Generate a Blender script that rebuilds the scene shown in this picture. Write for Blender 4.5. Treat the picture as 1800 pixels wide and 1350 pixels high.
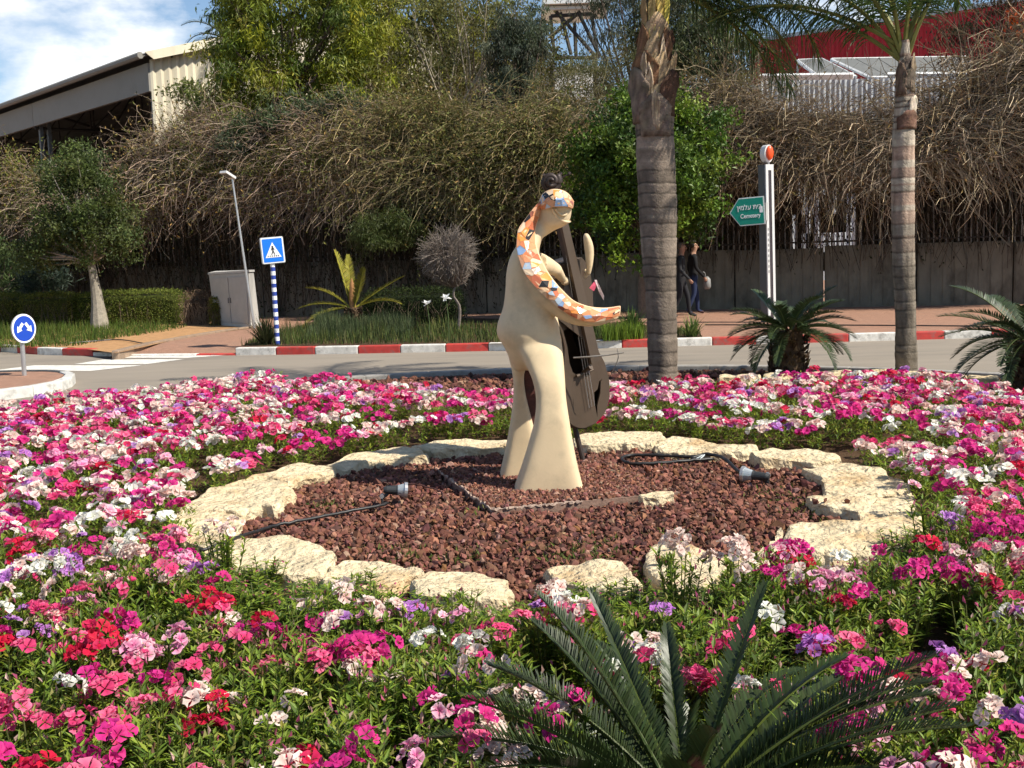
import bpy, bmesh, math, random
import numpy as np
from mathutils import Vector, Matrix

for o in list(bpy.data.objects):
    bpy.data.objects.remove(o, do_unlink=True)
scene = bpy.context.scene
col = scene.collection
rng = np.random.default_rng(7)
random.seed(7)

# ------------------------------------------------------------------ camera
CAM_H, FPX = 1.65, 2000.0
PITCH, ROLL = math.atan(235 / 2000.0), math.radians(1.8)
fwd = np.array([0, math.cos(PITCH), -math.sin(PITCH)])
u0 = np.array([0, math.sin(PITCH), math.cos(PITCH)])
r0 = np.array([1.0, 0, 0])
RIGHT = r0 * math.cos(ROLL) - u0 * math.sin(ROLL)
UP = u0 * math.cos(ROLL) + r0 * math.sin(ROLL)
CAM = np.array([0, 0, CAM_H])
cam_d = bpy.data.cameras.new('camera')
cam_d.sensor_width = 36.0
cam_d.lens = 36.0 * FPX / 1800.0
cam_d.clip_start = 0.05
cam_d.clip_end = 2000
cam = bpy.data.objects.new('camera', cam_d)
col.objects.link(cam)
M = Matrix.Identity(4)
for i in range(3):
    M[i][0], M[i][1], M[i][2], M[i][3] = RIGHT[i], UP[i], -fwd[i], CAM[i]
cam.matrix_world = M
scene.camera = cam

# ------------------------------------------------------------------ sky, sun, exposure
SUN_DIR = np.array([0.90, -0.436, 0.0]) * math.cos(math.radians(47)) + np.array([0, 0, math.sin(math.radians(47))])
world = bpy.data.worlds.new('World')
scene.world = world
world.use_nodes = True
wn, wl = world.node_tree.nodes, world.node_tree.links
wn.clear()
w_out = wn.new('ShaderNodeOutputWorld')
w_bg = wn.new('ShaderNodeBackground')
w_sky = wn.new('ShaderNodeTexSky')
w_sky.sky_type = 'NISHITA'
w_sky.sun_disc = False
w_sky.sun_elevation = math.radians(47)
w_sky.sun_rotation = math.atan2(SUN_DIR[0], SUN_DIR[1])
w_sky.air_density = 1.0
w_sky.dust_density = 0.1
w_sky.ozone_density = 3.0
w_bg.inputs['Strength'].default_value = 0.09
tc = wn.new('ShaderNodeTexCoord')
mp = wn.new('ShaderNodeMapping'); mp.inputs['Scale'].default_value = (1.0, 1.0, 2.2)
mp.inputs['Location'].default_value = (0.32, 0.1, 0.16)
n1 = wn.new('ShaderNodeTexNoise'); n1.inputs['Scale'].default_value = 3.2; n1.inputs['Detail'].default_value = 9; n1.inputs['Roughness'].default_value = 0.56
cr = wn.new('ShaderNodeValToRGB'); cr.color_ramp.elements[0].position = 0.57; cr.color_ramp.elements[1].position = 0.67
n2 = wn.new('ShaderNodeTexNoise'); n2.inputs['Scale'].default_value = 6.0; n2.inputs['Detail'].default_value = 6
cr2 = wn.new('ShaderNodeValToRGB')
cr2.color_ramp.elements[0].position = 0.35; cr2.color_ramp.elements[0].color = (5.6, 6.2, 7.0, 1)
cr2.color_ramp.elements[1].position = 0.62; cr2.color_ramp.elements[1].color = (11.0, 10.8, 10.4, 1)
mx = wn.new('ShaderNodeMix'); mx.data_type = 'RGBA'
wl.new(tc.outputs['Generated'], mp.inputs['Vector'])
wl.new(mp.outputs['Vector'], n1.inputs['Vector']); wl.new(mp.outputs['Vector'], n2.inputs['Vector'])
wl.new(n1.outputs['Fac'], cr.inputs['Fac']); wl.new(n2.outputs['Fac'], cr2.inputs['Fac'])
wl.new(cr.outputs['Color'], mx.inputs['Factor'])
wl.new(w_sky.outputs['Color'], mx.inputs['A']); wl.new(cr2.outputs['Color'], mx.inputs['B'])
wl.new(mx.outputs['Result'], w_bg.inputs['Color']); wl.new(w_bg.outputs['Background'], w_out.inputs['Surface'])

sun_d = bpy.data.lights.new('sun', 'SUN')
sun_d.energy = 5.0
sun_d.angle = math.radians(0.53)
sun_d.color = (1.0, 0.93, 0.81)
sun = bpy.data.objects.new('sun', sun_d)
sun.rotation_euler = Vector(SUN_DIR).to_track_quat('Z', 'Y').to_euler()
sun.location = (20, -15, 30)
col.objects.link(sun)
scene.view_settings.view_transform = 'Standard'
scene.view_settings.look = 'None'
scene.view_settings.exposure = 0.58
scene.view_settings.gamma = 1.0
scene.cycles.max_bounces = 4
scene.cycles.diffuse_bounces = 3
scene.cycles.use_adaptive_sampling = True
scene.cycles.adaptive_threshold = 0.03
scene.cycles.transparent_max_bounces = 8
scene.cycles.use_denoising = True

# ------------------------------------------------------------------ pixel -> place
def ray(px, py):
    return fwd + RIGHT * ((px - 900) / FPX) + UP * ((675 - py) / FPX)
def G(px, py, z=0.0):
    d = ray(px, py); t = (z - CAM_H) / d[2]
    return CAM + d * t
def P(px, py, Y):
    d = ray(px, py)
    return CAM + d * (Y / d[1])
def proj(p):
    q = np.asarray(p, float) - CAM
    w = q @ fwd
    return np.stack([900 + FPX * (q @ RIGHT) / w, 675 - FPX * (q @ UP) / w, w], -1)
def pxm(Y):
    return FPX / Y

# ------------------------------------------------------------------ mesh helpers
class MB:
    def __init__(s):
        s.V, s.F, s.C, s.n = [], [], [], 0
    def add(s, V, F, C=(1, 1, 1)):
        V = np.asarray(V, float).reshape(-1, 3)
        C = np.asarray(C, float)
        if C.ndim == 1: C = np.tile(C[:3], (len(V), 1))
        for f in (F if isinstance(F, (list, tuple)) and len(F) and isinstance(F[0], np.ndarray) else [np.asarray(F)]):
            s.F.append((np.asarray(f, int) + s.n))
        s.V.append(V); s.C.append(C[:, :3]); s.n += len(V)
        return s
    def mesh(s, name, mat=None, smooth=False):
        me = bpy.data.meshes.new(name)
        V = np.concatenate(s.V); C = np.concatenate(s.C)
        me.vertices.add(len(V)); me.vertices.foreach_set('co', V.astype(np.float32).ravel())
        li, ls = [], []
        k = 0
        for f in s.F:
            if f.ndim == 1: f = f[None]
            li.append(f.ravel()); ls.append(k + np.arange(len(f)) * f.shape[1]); k += f.size
        li = np.concatenate(li); ls = np.concatenate(ls)
        me.loops.add(len(li)); me.loops.foreach_set('vertex_index', li.astype(np.int32))
        me.polygons.add(len(ls)); me.polygons.foreach_set('loop_start', ls.astype(np.int32))
        me.polygons.foreach_set('use_smooth', np.full(len(ls), bool(smooth)))
        me.update(calc_edges=True)
        a = me.attributes.new('Col', 'FLOAT_COLOR', 'POINT')
        a.data.foreach_set('color', np.c_[C, np.ones(len(C))].astype(np.float32).ravel())
        if mat: me.materials.append(mat)
        return me
    def build(s, name, mat=None, parent=None, smooth=False):
        return link(name, s.mesh(name, mat, smooth), parent)

def link(name, me, parent=None):
    o = bpy.data.objects.new(name, me)
    col.objects.link(o)
    if parent is not None: o.parent = parent
    return o
def tag(o, label=None, cat=None, group=None, kind=None):
    if label: o['label'] = label
    if cat: o['category'] = cat
    if group: o['group'] = group
    if kind: o['kind'] = kind
    return o
def thing(name, label, cat, loc=(0, 0, 0), group=None):
    o = bpy.data.objects.new(name, None); col.objects.link(o)
    o.empty_display_size = 0.1
    o.location = tuple(float(v) for v in loc)
    return tag(o, label, cat, group)
def shift(o, loc):            # parts are modelled in world space, their empty stands at the thing's base
    o.matrix_parent_inverse = Matrix.Translation(-Vector([float(v) for v in loc]))
def nrm(v):
    v = np.asarray(v, float)
    return v / np.maximum(np.linalg.norm(v, axis=-1, keepdims=True), 1e-9)

def box(mb, c, size, C=(1, 1, 1), R=None, taper=1.0):
    sx, sy, sz = [v / 2 for v in size]
    V = np.array([[x, y, z] for z in (-sz, sz) for y in (-sy, sy) for x in (-sx, sx)])
    V[4:, :2] *= taper
    if R is not None: V = V @ np.asarray(R).T
    mb.add(V + np.asarray(c), np.array([[0, 2, 3, 1], [4, 5, 7, 6], [0, 1, 5, 4], [2, 6, 7, 3], [0, 4, 6, 2], [1, 3, 7, 5]]), C)
def bevbox(mb, c, size, b, C=(1, 1, 1), R=None):
    bm = bmesh.new(); bmesh.ops.create_cube(bm, size=1.0)
    for v in bm.verts: v.co = Vector((v.co.x * size[0], v.co.y * size[1], v.co.z * size[2]))
    bmesh.ops.bevel(bm, geom=bm.edges[:], offset=b, segments=2, affect='EDGES', profile=0.6)
    addbm(mb, bm, C, R, c)
def addbm(mb, bm, C=(1, 1, 1), R=None, c=(0, 0, 0)):
    bm.verts.index_update()
    V = np.array([v.co[:] for v in bm.verts])
    if R is not None: V = V @ np.asarray(R).T
    by = {}
    for f in bm.faces: by.setdefault(len(f.verts), []).append([v.index for v in f.verts])
    mb.add(V + np.asarray(c), [np.array(x) for x in by.values()], C); bm.free()
def rotz(a):
    c, s = math.cos(a), math.sin(a)
    return np.array([[c, -s, 0], [s, c, 0], [0, 0, 1.0]])
def frame_from(d, ref=(0, 0, 1)):
    d = nrm(d); ref = np.asarray(ref, float)
    if abs(d @ ref) > 0.95: ref = np.array([1.0, 0, 0])
    x = nrm(np.cross(ref, d)); y = np.cross(d, x)
    return x, y, d
def tubes(mb, Pth, R, k=3, C=None, cap=False):
    """many tubes at once: Pth (S,N,3), R (S,N), C (S,3)"""
    Pth = np.asarray(Pth, float); S, N, _ = Pth.shape
    R = np.broadcast_to(np.asarray(R, float), (S, N))
    T = np.gradient(Pth, axis=1); T = nrm(T)
    ref = np.tile(np.array([0.31, 0.21, 0.93]), (S, 1))
    m = nrm(Pth[:, -1] - Pth[:, 0])
    bad = np.abs((m * nrm(ref)).sum(-1)) > 0.85
    ref[bad] = [0.95, 0.2, 0.1]
    A = nrm(np.cross(ref[:, None, :], T)); B = np.cross(T, A)
    th = np.arange(k) * 2 * math.pi / k
    ring = Pth[:, :, None] + R[:, :, None, None] * (A[:, :, None] * np.cos(th)[None, None, :, None] + B[:, :, None] * np.sin(th)[None, None, :, None])
    idx = np.arange(S * N * k).reshape(S, N, k)
    q = np.stack([idx[:, :-1], np.roll(idx, -1, 2)[:, :-1], np.roll(idx, -1, 2)[:, 1:], idx[:, 1:]], -1).reshape(-1, 4)
    F = [q]
    if cap: F += [idx[:, 0, ::-1].reshape(-1, k), idx[:, -1].reshape(-1, k)]
    if C is None: CC = (1, 1, 1)
    else:
        C = np.asarray(C, float)
        CC = np.repeat(np.tile(C, (S, 1)) if C.ndim == 1 else C, N * k, 0)
    mb.add(ring.reshape(-1, 3), F, CC)
def tube(mb, pts, r, k=8, C=(1, 1, 1), cap=True):
    pts = np.asarray(pts, float)
    r = np.broadcast_to(np.asarray(r, float), (len(pts),))
    tubes(mb, pts[None], r[None], k, np.asarray(C, float), cap)
def cyl(mb, a, b, ra, rb=None, k=12, C=(1, 1, 1)):
    tube(mb, [a, b], [ra, ra if rb is None else rb], k, C, True)
def spline(pts, n):
    pts = np.asarray(pts, float)
    d = np.r_[0, np.cumsum(np.linalg.norm(np.diff(pts, axis=0), axis=1))]
    t = np.linspace(0, d[-1], n)
    out = np.empty((n, pts.shape[1]))
    p = np.vstack([2 * pts[0] - pts[1], pts, 2 * pts[-1] - pts[-2]])
    for j, tt in enumerate(t):
        i = min(max(np.searchsorted(d, tt) - 1, 0), len(pts) - 2)
        u = (tt - d[i]) / max(d[i + 1] - d[i], 1e-9)
        a, b, c, e = p[i], p[i + 1], p[i + 2], p[i + 3]
        out[j] = 0.5 * (2 * b + (c - a) * u + (2 * a - 5 * b + 4 * c - e) * u * u + (3 * b - a - 3 * c + e) * u ** 3)
    return out
def leaves(mb, c, d, n, L, W, C, fold=0.25):
    """rhombic folded leaves: base c, direction d, normal n"""
    c = np.asarray(c, float); N = len(c)
    d = nrm(d); s = nrm(np.cross(d, n)); n = np.cross(s, d)
    L = np.broadcast_to(L, (N,))[:, None]; W = np.broadcast_to(W, (N,))[:, None]
    V = np.stack([c, c + d * L * 0.45 + s * W * 0.5 + n * W * fold, c + d * L, c + d * L * 0.45 - s * W * 0.5 + n * W * fold], 1)
    idx = np.arange(N * 4).reshape(N, 4)
    mb.add(V.reshape(-1, 3), np.concatenate([idx[:, [0, 1, 2]], idx[:, [0, 2, 3]]]), np.repeat(np.broadcast_to(C, (N, 3)), 4, 0))
def rand_dirs(n, up=0.0, r=rng):
    v = r.normal(size=(n, 3)); v = nrm(v); v[:, 2] += up
    return nrm(v)
def jit(base, n, s=0.25, hs=0.06, r=rng):
    base = np.asarray(base, float)
    v = base[None] * (1 + r.normal(0, s, (n, 1)).clip(-0.6, 0.8)) + base.mean() * r.normal(0, hs, (n, 3))
    return np.clip(v, 0.003, 0.95)
def pick_cols(cols, w, n, s=0.2, hs=0.06, r=rng):
    cols = np.asarray(cols, float); w = np.asarray(w, float); w /= w.sum()
    k = r.choice(len(cols), n, p=w)
    v = cols[k] * (1 + r.normal(0, s, (n, 1)).clip(-0.6, 0.8)) + cols[k].mean(1, keepdims=True) * r.normal(0, hs, (n, 3))
    return np.clip(v, 0.003, 0.95)
def in_poly(pts, poly):
    pts = np.asarray(pts)[:, :2]; poly = np.asarray(poly)[:, :2]
    ins = np.zeros(len(pts), bool)
    x, y = pts[:, 0], pts[:, 1]
    for i in range(len(poly)):
        x1, y1 = poly[i]; x2, y2 = poly[i - 1]
        cnd = ((y1 > y) != (y2 > y)) & (x < (x2 - x1) * (y - y1) / (y2 - y1 + 1e-12) + x1)
        ins ^= cnd
    return ins
def vnoise(p, seed=0):
    """smooth value noise, p (n,3) -> -1..1"""
    p = np.asarray(p, float); i = np.floor(p).astype(int); f = p - i; f = f * f * (3 - 2 * f)
    def h(a):
        k = (a[:, 0] * 374761393 + a[:, 1] * 668265263 + a[:, 2] * 2147483647 + seed * 144665) & 0xffffffff
        k = ((k ^ (k >> 13)) * 1274126177) & 0xffffffff
        return ((k ^ (k >> 16)) & 0xffff) / 32767.5 - 1
    r = 0
    for dx in (0, 1):
        for dy in (0, 1):
            for dz in (0, 1):
                w = (f[:, 0] if dx else 1 - f[:, 0]) * (f[:, 1] if dy else 1 - f[:, 1]) * (f[:, 2] if dz else 1 - f[:, 2])
                r = r + w * h(i + [dx, dy, dz])
    return r
def fbm(p, seed=0, o=3):
    p = np.asarray(p, float); return sum(vnoise(p * 2 ** k, seed + k) / 2 ** k for k in range(o))

# ------------------------------------------------------------------ materials
MATS = {}
def mat(name, color=None, rough=0.7, var=0.15, scale=8.0, bump=0.15, bscale=60.0, metal=0.0, spec=0.4, attr=False, dark=None, dscale=3.0, damt=0.0, detail=6, trans=0.0, bdist=0.01, stretch=(1, 1, 1)):
    if name in MATS: return MATS[name]
    m = bpy.data.materials.new(name); MATS[name] = m; m.use_nodes = True
    nt = m.node_tree; N, Lk = nt.nodes, nt.links
    N.clear()
    out = N.new('ShaderNodeOutputMaterial'); b = N.new('ShaderNodeBsdfPrincipled')
    b.inputs['Roughness'].default_value = rough; b.inputs['Metallic'].default_value = metal
    b.inputs['Specular IOR Level'].default_value = spec
    t = N.new('ShaderNodeTexCoord'); mpp = N.new('ShaderNodeMapping'); mpp.inputs['Scale'].default_value = stretch
    Lk.new(t.outputs['Object'], mpp.inputs['Vector'])
    if attr:
        a = N.new('ShaderNodeAttribute'); a.attribute_name = 'Col'; base = a.outputs['Color']
    else:
        rgb = N.new('ShaderNodeRGB'); rgb.outputs[0].default_value = (*color, 1); base = rgb.outputs[0]
    if var > 0:
        nz = N.new('ShaderNodeTexNoise'); nz.inputs['Scale'].default_value = scale; nz.inputs['Detail'].default_value = detail; nz.inputs['Roughness'].default_value = 0.62
        Lk.new(mpp.outputs['Vector'], nz.inputs['Vector'])
        mr = N.new('ShaderNodeMapRange'); mr.inputs['From Min'].default_value = 0.25; mr.inputs['From Max'].default_value = 0.75
        mr.inputs['To Min'].default_value = 1 - var; mr.inputs['To Max'].default_value = 1 + var
        Lk.new(nz.outputs['Fac'], mr.inputs['Value'])
        mm = N.new('ShaderNodeMix'); mm.data_type = 'RGBA'; mm.blend_type = 'MULTIPLY'; mm.inputs['Factor'].default_value = 1
        Lk.new(base, mm.inputs['A']); Lk.new(mr.outputs['Result'], mm.inputs['B']); base = mm.outputs['Result']
    if damt > 0:
        nz = N.new('ShaderNodeTexNoise'); nz.inputs['Scale'].default_value = dscale; nz.inputs['Detail'].default_value = 8; nz.inputs['Roughness'].default_value = 0.7
        Lk.new(mpp.outputs['Vector'], nz.inputs['Vector'])
        rp = N.new('ShaderNodeValToRGB'); rp.color_ramp.elements[0].position = 0.5; rp.color_ramp.elements[1].position = 0.72
        rp.color_ramp.elements[1].color = (damt, damt, damt, 1)
        Lk.new(nz.outputs['Fac'], rp.inputs['Fac'])
        mm = N.new('ShaderNodeMix'); mm.data_type = 'RGBA'; mm.inputs['B'].default_value = (*dark, 1)
        Lk.new(rp.outputs['Color'], mm.inputs['Factor']); Lk.new(base, mm.inputs['A']); base = mm.outputs['Result']
    Lk.new(base, b.inputs['Base Color'])
    if bump > 0:
        nb = N.new('ShaderNodeTexNoise'); nb.inputs['Scale'].default_value = bscale; nb.inputs['Detail'].default_value = 5
        Lk.new(mpp.outputs['Vector'], nb.inputs['Vector'])
        bp = N.new('ShaderNodeBump'); bp.inputs['Strength'].default_value = bump; bp.inputs['Distance'].default_value = bdist
        Lk.new(nb.outputs['Fac'], bp.inputs['Height']); Lk.new(bp.outputs['Normal'], b.inputs['Normal'])
    sh = b.outputs['BSDF']
    if trans > 0:
        tr = N.new('ShaderNodeBsdfTranslucent'); Lk.new(base, tr.inputs['Color'])
        ms = N.new('ShaderNodeMixShader'); ms.inputs['Fac'].default_value = trans
        Lk.new(sh, ms.inputs[1]); Lk.new(tr.outputs['BSDF'], ms.inputs[2]); sh = ms.outputs['Shader']
    Lk.new(sh, out.inputs['Surface'])
    return m
M_leaf = mat('leaf', attr=True, rough=0.5, var=0.0, bump=0, trans=0.42, spec=0.35)
M_leafdull = mat('leaf_dull', attr=True, rough=0.8, var=0.0, bump=0, trans=0.25, spec=0.1)
M_glossleaf = mat('leaf_gloss', attr=True, rough=0.5, var=0.0, bump=0, trans=0.25, spec=0.3)
M_cycad = mat('cycad_leaf', attr=True, rough=0.42, var=0.0, bump=0, trans=0.1, spec=0.4)
M_petal = mat('petal', attr=True, rough=0.6, var=0.0, bump=0, trans=0.35, spec=0.2)
M_twig = mat('twig', attr=True, rough=0.85, var=0.2, scale=30, bump=0, spec=0.15)
M_bark = mat('bark', attr=True, rough=0.9, var=0.3, scale=14, bump=0.5, bscale=45, bdist=0.02, spec=0.15)
M_attr = mat('painted', attr=True, rough=0.5, var=0.1, scale=5, bump=0.08, bscale=80)
M_attrg = mat('weathered_paint', attr=True, rough=0.6, var=0.22, scale=9, bump=0.2, bscale=90, dark=(0.16, 0.145, 0.125), damt=0.8, dscale=8)
M_rock = mat('lava_rock', attr=True, rough=0.95, var=0.25, scale=60, bump=0.5, bscale=200, bdist=0.004, spec=0.1)
M_asphalt = mat('asphalt', (0.25, 0.215, 0.172), rough=0.9, var=0.10, scale=1.3, bump=0.3, bscale=180, bdist=0.006, dark=(0.14, 0.125, 0.11), damt=0.8, dscale=0.6, spec=0.25, stretch=(0.35, 1.6, 1))
M_soil = mat('soil', (0.085, 0.052, 0.03), rough=1, var=0.35, scale=12, bump=0.8, bscale=60, bdist=0.03, spec=0.1)
M_sand = mat('sandy_soil', (0.42, 0.24, 0.115), rough=1, var=0.25, scale=7, bump=0.6, bscale=50, bdist=0.03, dark=(0.22, 0.13, 0.07), damt=0.6, dscale=9, spec=0.1)
M_earth = mat('earth', (0.16, 0.115, 0.07), rough=1, var=0.3, scale=0.6, bump=0.4, bscale=20, bdist=0.03, spec=0.1)
M_brickpave = mat('brick_paving', (0.32, 0.185, 0.128), rough=0.9, var=0.16, scale=11, bump=0.25, bscale=70, dark=(0.24, 0.17, 0.13), damt=0.5, dscale=2.5, spec=0.2)
M_lime = mat('limestone', (0.63, 0.52, 0.34), rough=0.92, var=0.30, scale=8, bump=1.0, bscale=22, bdist=0.05, dark=(0.42, 0.25, 0.10), damt=0.9, dscale=2.6, detail=9, spec=0.15)
M_conc = mat('concrete', (0.40, 0.34, 0.27), rough=0.92, var=0.2, scale=12, bump=0.5, bscale=70, bdist=0.012, dark=(0.2, 0.1, 0.07), damt=0.5, dscale=9)
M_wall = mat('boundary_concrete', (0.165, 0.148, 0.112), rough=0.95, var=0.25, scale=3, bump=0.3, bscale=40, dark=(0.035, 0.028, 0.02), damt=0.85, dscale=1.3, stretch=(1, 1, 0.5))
M_cream = mat('cream_render', (0.67, 0.525, 0.33), rough=0.62, var=0.06, scale=5, bump=0.12, bscale=70, bdist=0.004, dark=(0.40, 0.32, 0.21), damt=0.6, dscale=3.5, spec=0.3)
M_steel = mat('brown_steel', (0.092, 0.066, 0.047), rough=0.42, var=0.2, scale=5, bump=0.06, bscale=50, metal=0.35, dark=(0.075, 0.05, 0.035), damt=0.6, dscale=5)
M_steeld = mat('dark_steel', (0.045, 0.032, 0.027), rough=0.5, var=0.2, scale=7, bump=0.06, metal=0.3)
M_black = mat('black_rubber', (0.018, 0.017, 0.017), rough=0.45, var=0.15, bump=0.05)
M_galv = mat('galvanised', (0.5, 0.5, 0.5), rough=0.38, var=0.1, metal=0.7, bump=0.05)
# ================================================================== SETTING
BC = np.array([0.2, 8.0])                     # centre of the roundabout bed
def sheet(name, pts, z, m, label, thick=None):
    pts = np.asarray(pts, float)[:, :2]
    mb = MB(); n = len(pts)
    V = np.c_[pts, np.full(n, z)]
    if thick:
        V2 = np.c_[pts, np.full(n, z - thick)]
        i = np.arange(n); j = (i + 1) % n
        mb.add(np.r_[V, V2], [np.arange(n)[None], np.stack([i, i + n, j + n, j], 1)])
    else:
        mb.add(V, [np.arange(n)[None]])
    o = mb.build(name, m)
    bm = bmesh.new(); bm.from_mesh(o.data); bmesh.ops.recalc_face_normals(bm, faces=bm.faces[:]); bmesh.ops.triangulate(bm, faces=[f for f in bm.faces if len(f.verts) > 4])
    bm.to_mesh(o.data); bm.free()
    up = [p for p in o.data.polygons if abs(p.normal.z) > 0.9 and p.center.z > z - 0.001]
    if up and up[0].normal.z < 0: o.data.flip_normals()
    return tag(o, label, None, None, 'structure')
sheet('ground', [(-700, -300), (700, -300), (700, 900), (-700, 900)], -0.02, M_earth, 'bare brown ground spreading out beyond the road')
KERB = np.array([(-16.0, 27.2), (-10.4, 22.6), (-9.0, 21.25), (-8.0, 20.6), (-7.05, 20.15), (-4.75, 19.55), (-3.0, 19.2), (-0.9, 18.9), (2.0, 18.65), (4.8, 18.5), (8.5, 18.35), (14.0, 18.6), (24, 20.5)])
sheet('road', [(-60, -40), (60, -40), (60, 26), (24, 20.5)] + [tuple(p) for p in KERB[::-1][1:]] + [(-60, 52)], 0.0, M_asphalt, 'worn grey asphalt road circling the flower bed')

# pavement behind the kerb, set back by the kerb's width
def offset_line(L, d):
    L = np.asarray(L, float); T = nrm(np.gradient(L, axis=0)); Nn = np.c_[-T[:, 1], T[:, 0]]
    return L + Nn * d
KB = offset_line(KERB, 0.15)
RB = [KB[4] + [0.05, 1.3], KB[5] + [-0.05, 1.3]]
pav = sheet('pavement', [tuple(p) for p in KB[:5]] + [tuple(p) for p in RB] + [tuple(p) for p in KB[5:]] + [(30, 24), (30, 60), (-60, 60), (-40, 45)], 0.115, M_brickpave, 'reddish brick pavement along the far side of the road')
tag(MB().add(np.array([[*KB[4], .028], [*KB[5], .028], [*RB[1], .1152], [*RB[0], .1152]]), np.array([[0, 1, 2, 3]])).build('pavement_ramp', M_brickpave), 'sloped brick ramp down to the crossing', None, None, 'structure')
# brick pattern on the paving material
nt = M_brickpave.node_tree
bt = nt.nodes.new('ShaderNodeTexBrick'); bt.inputs['Scale'].default_value = 5.0; bt.inputs['Mortar Size'].default_value = 0.018
bt.inputs['Color1'].default_value = (0.9, 0.9, 0.9, 1); bt.inputs['Color2'].default_value = (1.12, 1.08, 1.05, 1); bt.inputs['Mortar'].default_value = (0.6, 0.58, 0.55, 1)
tcx = nt.nodes.new('ShaderNodeTexCoord'); nt.links.new(tcx.outputs['Object'], bt.inputs['Vector'])
prn = [n for n in nt.nodes if n.type == 'BSDF_PRINCIPLED'][0]
src = prn.inputs['Base Color'].links[0].from_socket
mmx = nt.nodes.new('ShaderNodeMix'); mmx.data_type = 'RGBA'; mmx.blend_type = 'MULTIPLY'; mmx.inputs['Factor'].default_value = 1
nt.links.new(src, mmx.inputs['A']); nt.links.new(bt.outputs['Color'], mmx.inputs['B']); nt.links.new(mmx.outputs['Result'], prn.inputs['Base Color'])

# kerb stones, painted red and white
def kerb_run(name, label, line, step, cols, w=0.15, h=0.13, drop=None, gap=0.008):
    root = bpy.data.objects.new(name, None); col.objects.link(root); tag(root, label, None, None, 'structure')
    line = np.asarray(line, float)
    d = np.r_[0, np.cumsum(np.linalg.norm(np.diff(line, axis=0), axis=1))]
    k = 0; s = 0.0
    while s < d[-1] - 0.2:
        e = min(s + step * rng.uniform(0.95, 1.06), d[-1])
        a = np.array([np.interp(s + gap / 2, d, line[:, c]) for c in (0, 1)]); b = np.array([np.interp(e - gap / 2, d, line[:, c]) for c in (0, 1)])
        t = nrm(b - a); nn = np.array([-t[1], t[0]]); ha = h
        if drop: ha = drop((a + b) / 2)
        c = (a + b) / 2 + nn * w / 2
        mb = MB()
        bevbox(mb, (c[0], c[1], (ha - 0.05) / 2), (np.linalg.norm(b - a), w, ha + 0.05), 0.018, np.array(cols[k % len(cols)]) * rng.uniform(0.9, 1.05), rotz(math.atan2(t[1], t[0])))
        o = mb.build('kerb_stone', M_attrg, root)
        k += 1; s = e
    return root
RED, WHT, GRYK, BLK = (0.50, 0.05, 0.04), (0.72, 0.69, 0.63), (0.32, 0.30, 0.27), (0.05, 0.05, 0.05)
def dropk(p): return 0.02 if -7.0 < p[0] < -5.3 else (0.07 if -7.6 < p[0] < -4.75 else 0.13)
kerb_run('kerb', 'red and white painted kerb along the pavement', KERB[:5], 0.78, [WHT, RED], drop=dropk)
kerb_run('kerb', 'red and white painted kerb along the far side of the road', np.vstack([KERB[5:]]), 0.74, [WHT, RED])
kerb_run('kerb', 'low white kerb at the foot of the crossing', KERB[4:6], 0.8, [WHT, WHT, RED], drop=lambda p: 0.03)

# sand, verge, crossing path
sand = sheet('soil_bed', [G(x, y, 0.12)[:2] for x, y in [(130, 611), (205, 621), (330, 592), (440, 577), (400, 566), (200, 566), (60, 575), (-60, 585), (-60, 607)]], 0.122, M_sand, 'bare orange sandy soil beside the left pavement')
sheet('grass_verge', [G(x, y, 0.12)[:2] for x, y in [(423, 609), (600, 607), (900, 604), (1060, 600), (1235, 593), (1225, 578), (1000, 562), (700, 558), (560, 562), (520, 575), (450, 597)]], 0.124, M_soil, 'dark planted verge between kerb and wall')
# path edging beside the sand
mb = MB()
kerb_run('path_edging', 'brown concrete edging of the sandy bed', [G(*p, 0.12)[:2] for p in [(208, 620), (262, 606), (340, 592), (400, 582), (455, 575)]], 0.9, [(0.28, 0.2, 0.14)], w=0.12, h=0.16)

# zebra crossing
road = bpy.data.objects['road']
M_paint = mat('road_paint', (0.64, 0.62, 0.56), rough=0.8, var=0.2, scale=20, bump=0.2, bscale=120, dark=(0.2, 0.19, 0.17), damt=0.7, dscale=6)
for q in ([(212, 629), (330, 629), (395, 624.5), (215, 624.5)], [(130, 640), (258, 640), (325, 631), (180, 632)], [(-10, 651), (160, 652), (250, 642), (60, 642)], [(-130, 664), (-10, 664), (35, 656), (-100, 656)]):
    V = np.array([G(x, y, 0.004) for x, y in q])
    MB().add(V, np.array([[0, 1, 2, 3]])).build('crossing_stripe', M_paint, road)

# traffic island
isl = [G(x, y, 0.13)[:2] for x, y in [(-260, 662), (-100, 656), (40, 652), (95, 652), (112, 657), (100, 668), (60, 676), (0, 684), (-120, 694), (-260, 706)]]
sheet('traffic_island', isl, 0.12, M_brickpave, 'small brick paved traffic island', 0.13)
il = offset_line(np.array([isl[k] for k in (0, 1, 2, 3, 4, 5, 6, 7, 8, 9)]), 0.16)
kerb_run('kerb', 'white and black kerb round the traffic island', il[::-1], 0.5, [BLK, BLK, BLK, (0.58, 0.57, 0.53), (0.6, 0.59, 0.55), (0.6, 0.59, 0.55), (0.55, 0.54, 0.5), (0.5, 0.49, 0.46)], w=0.13, h=0.135)

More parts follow.
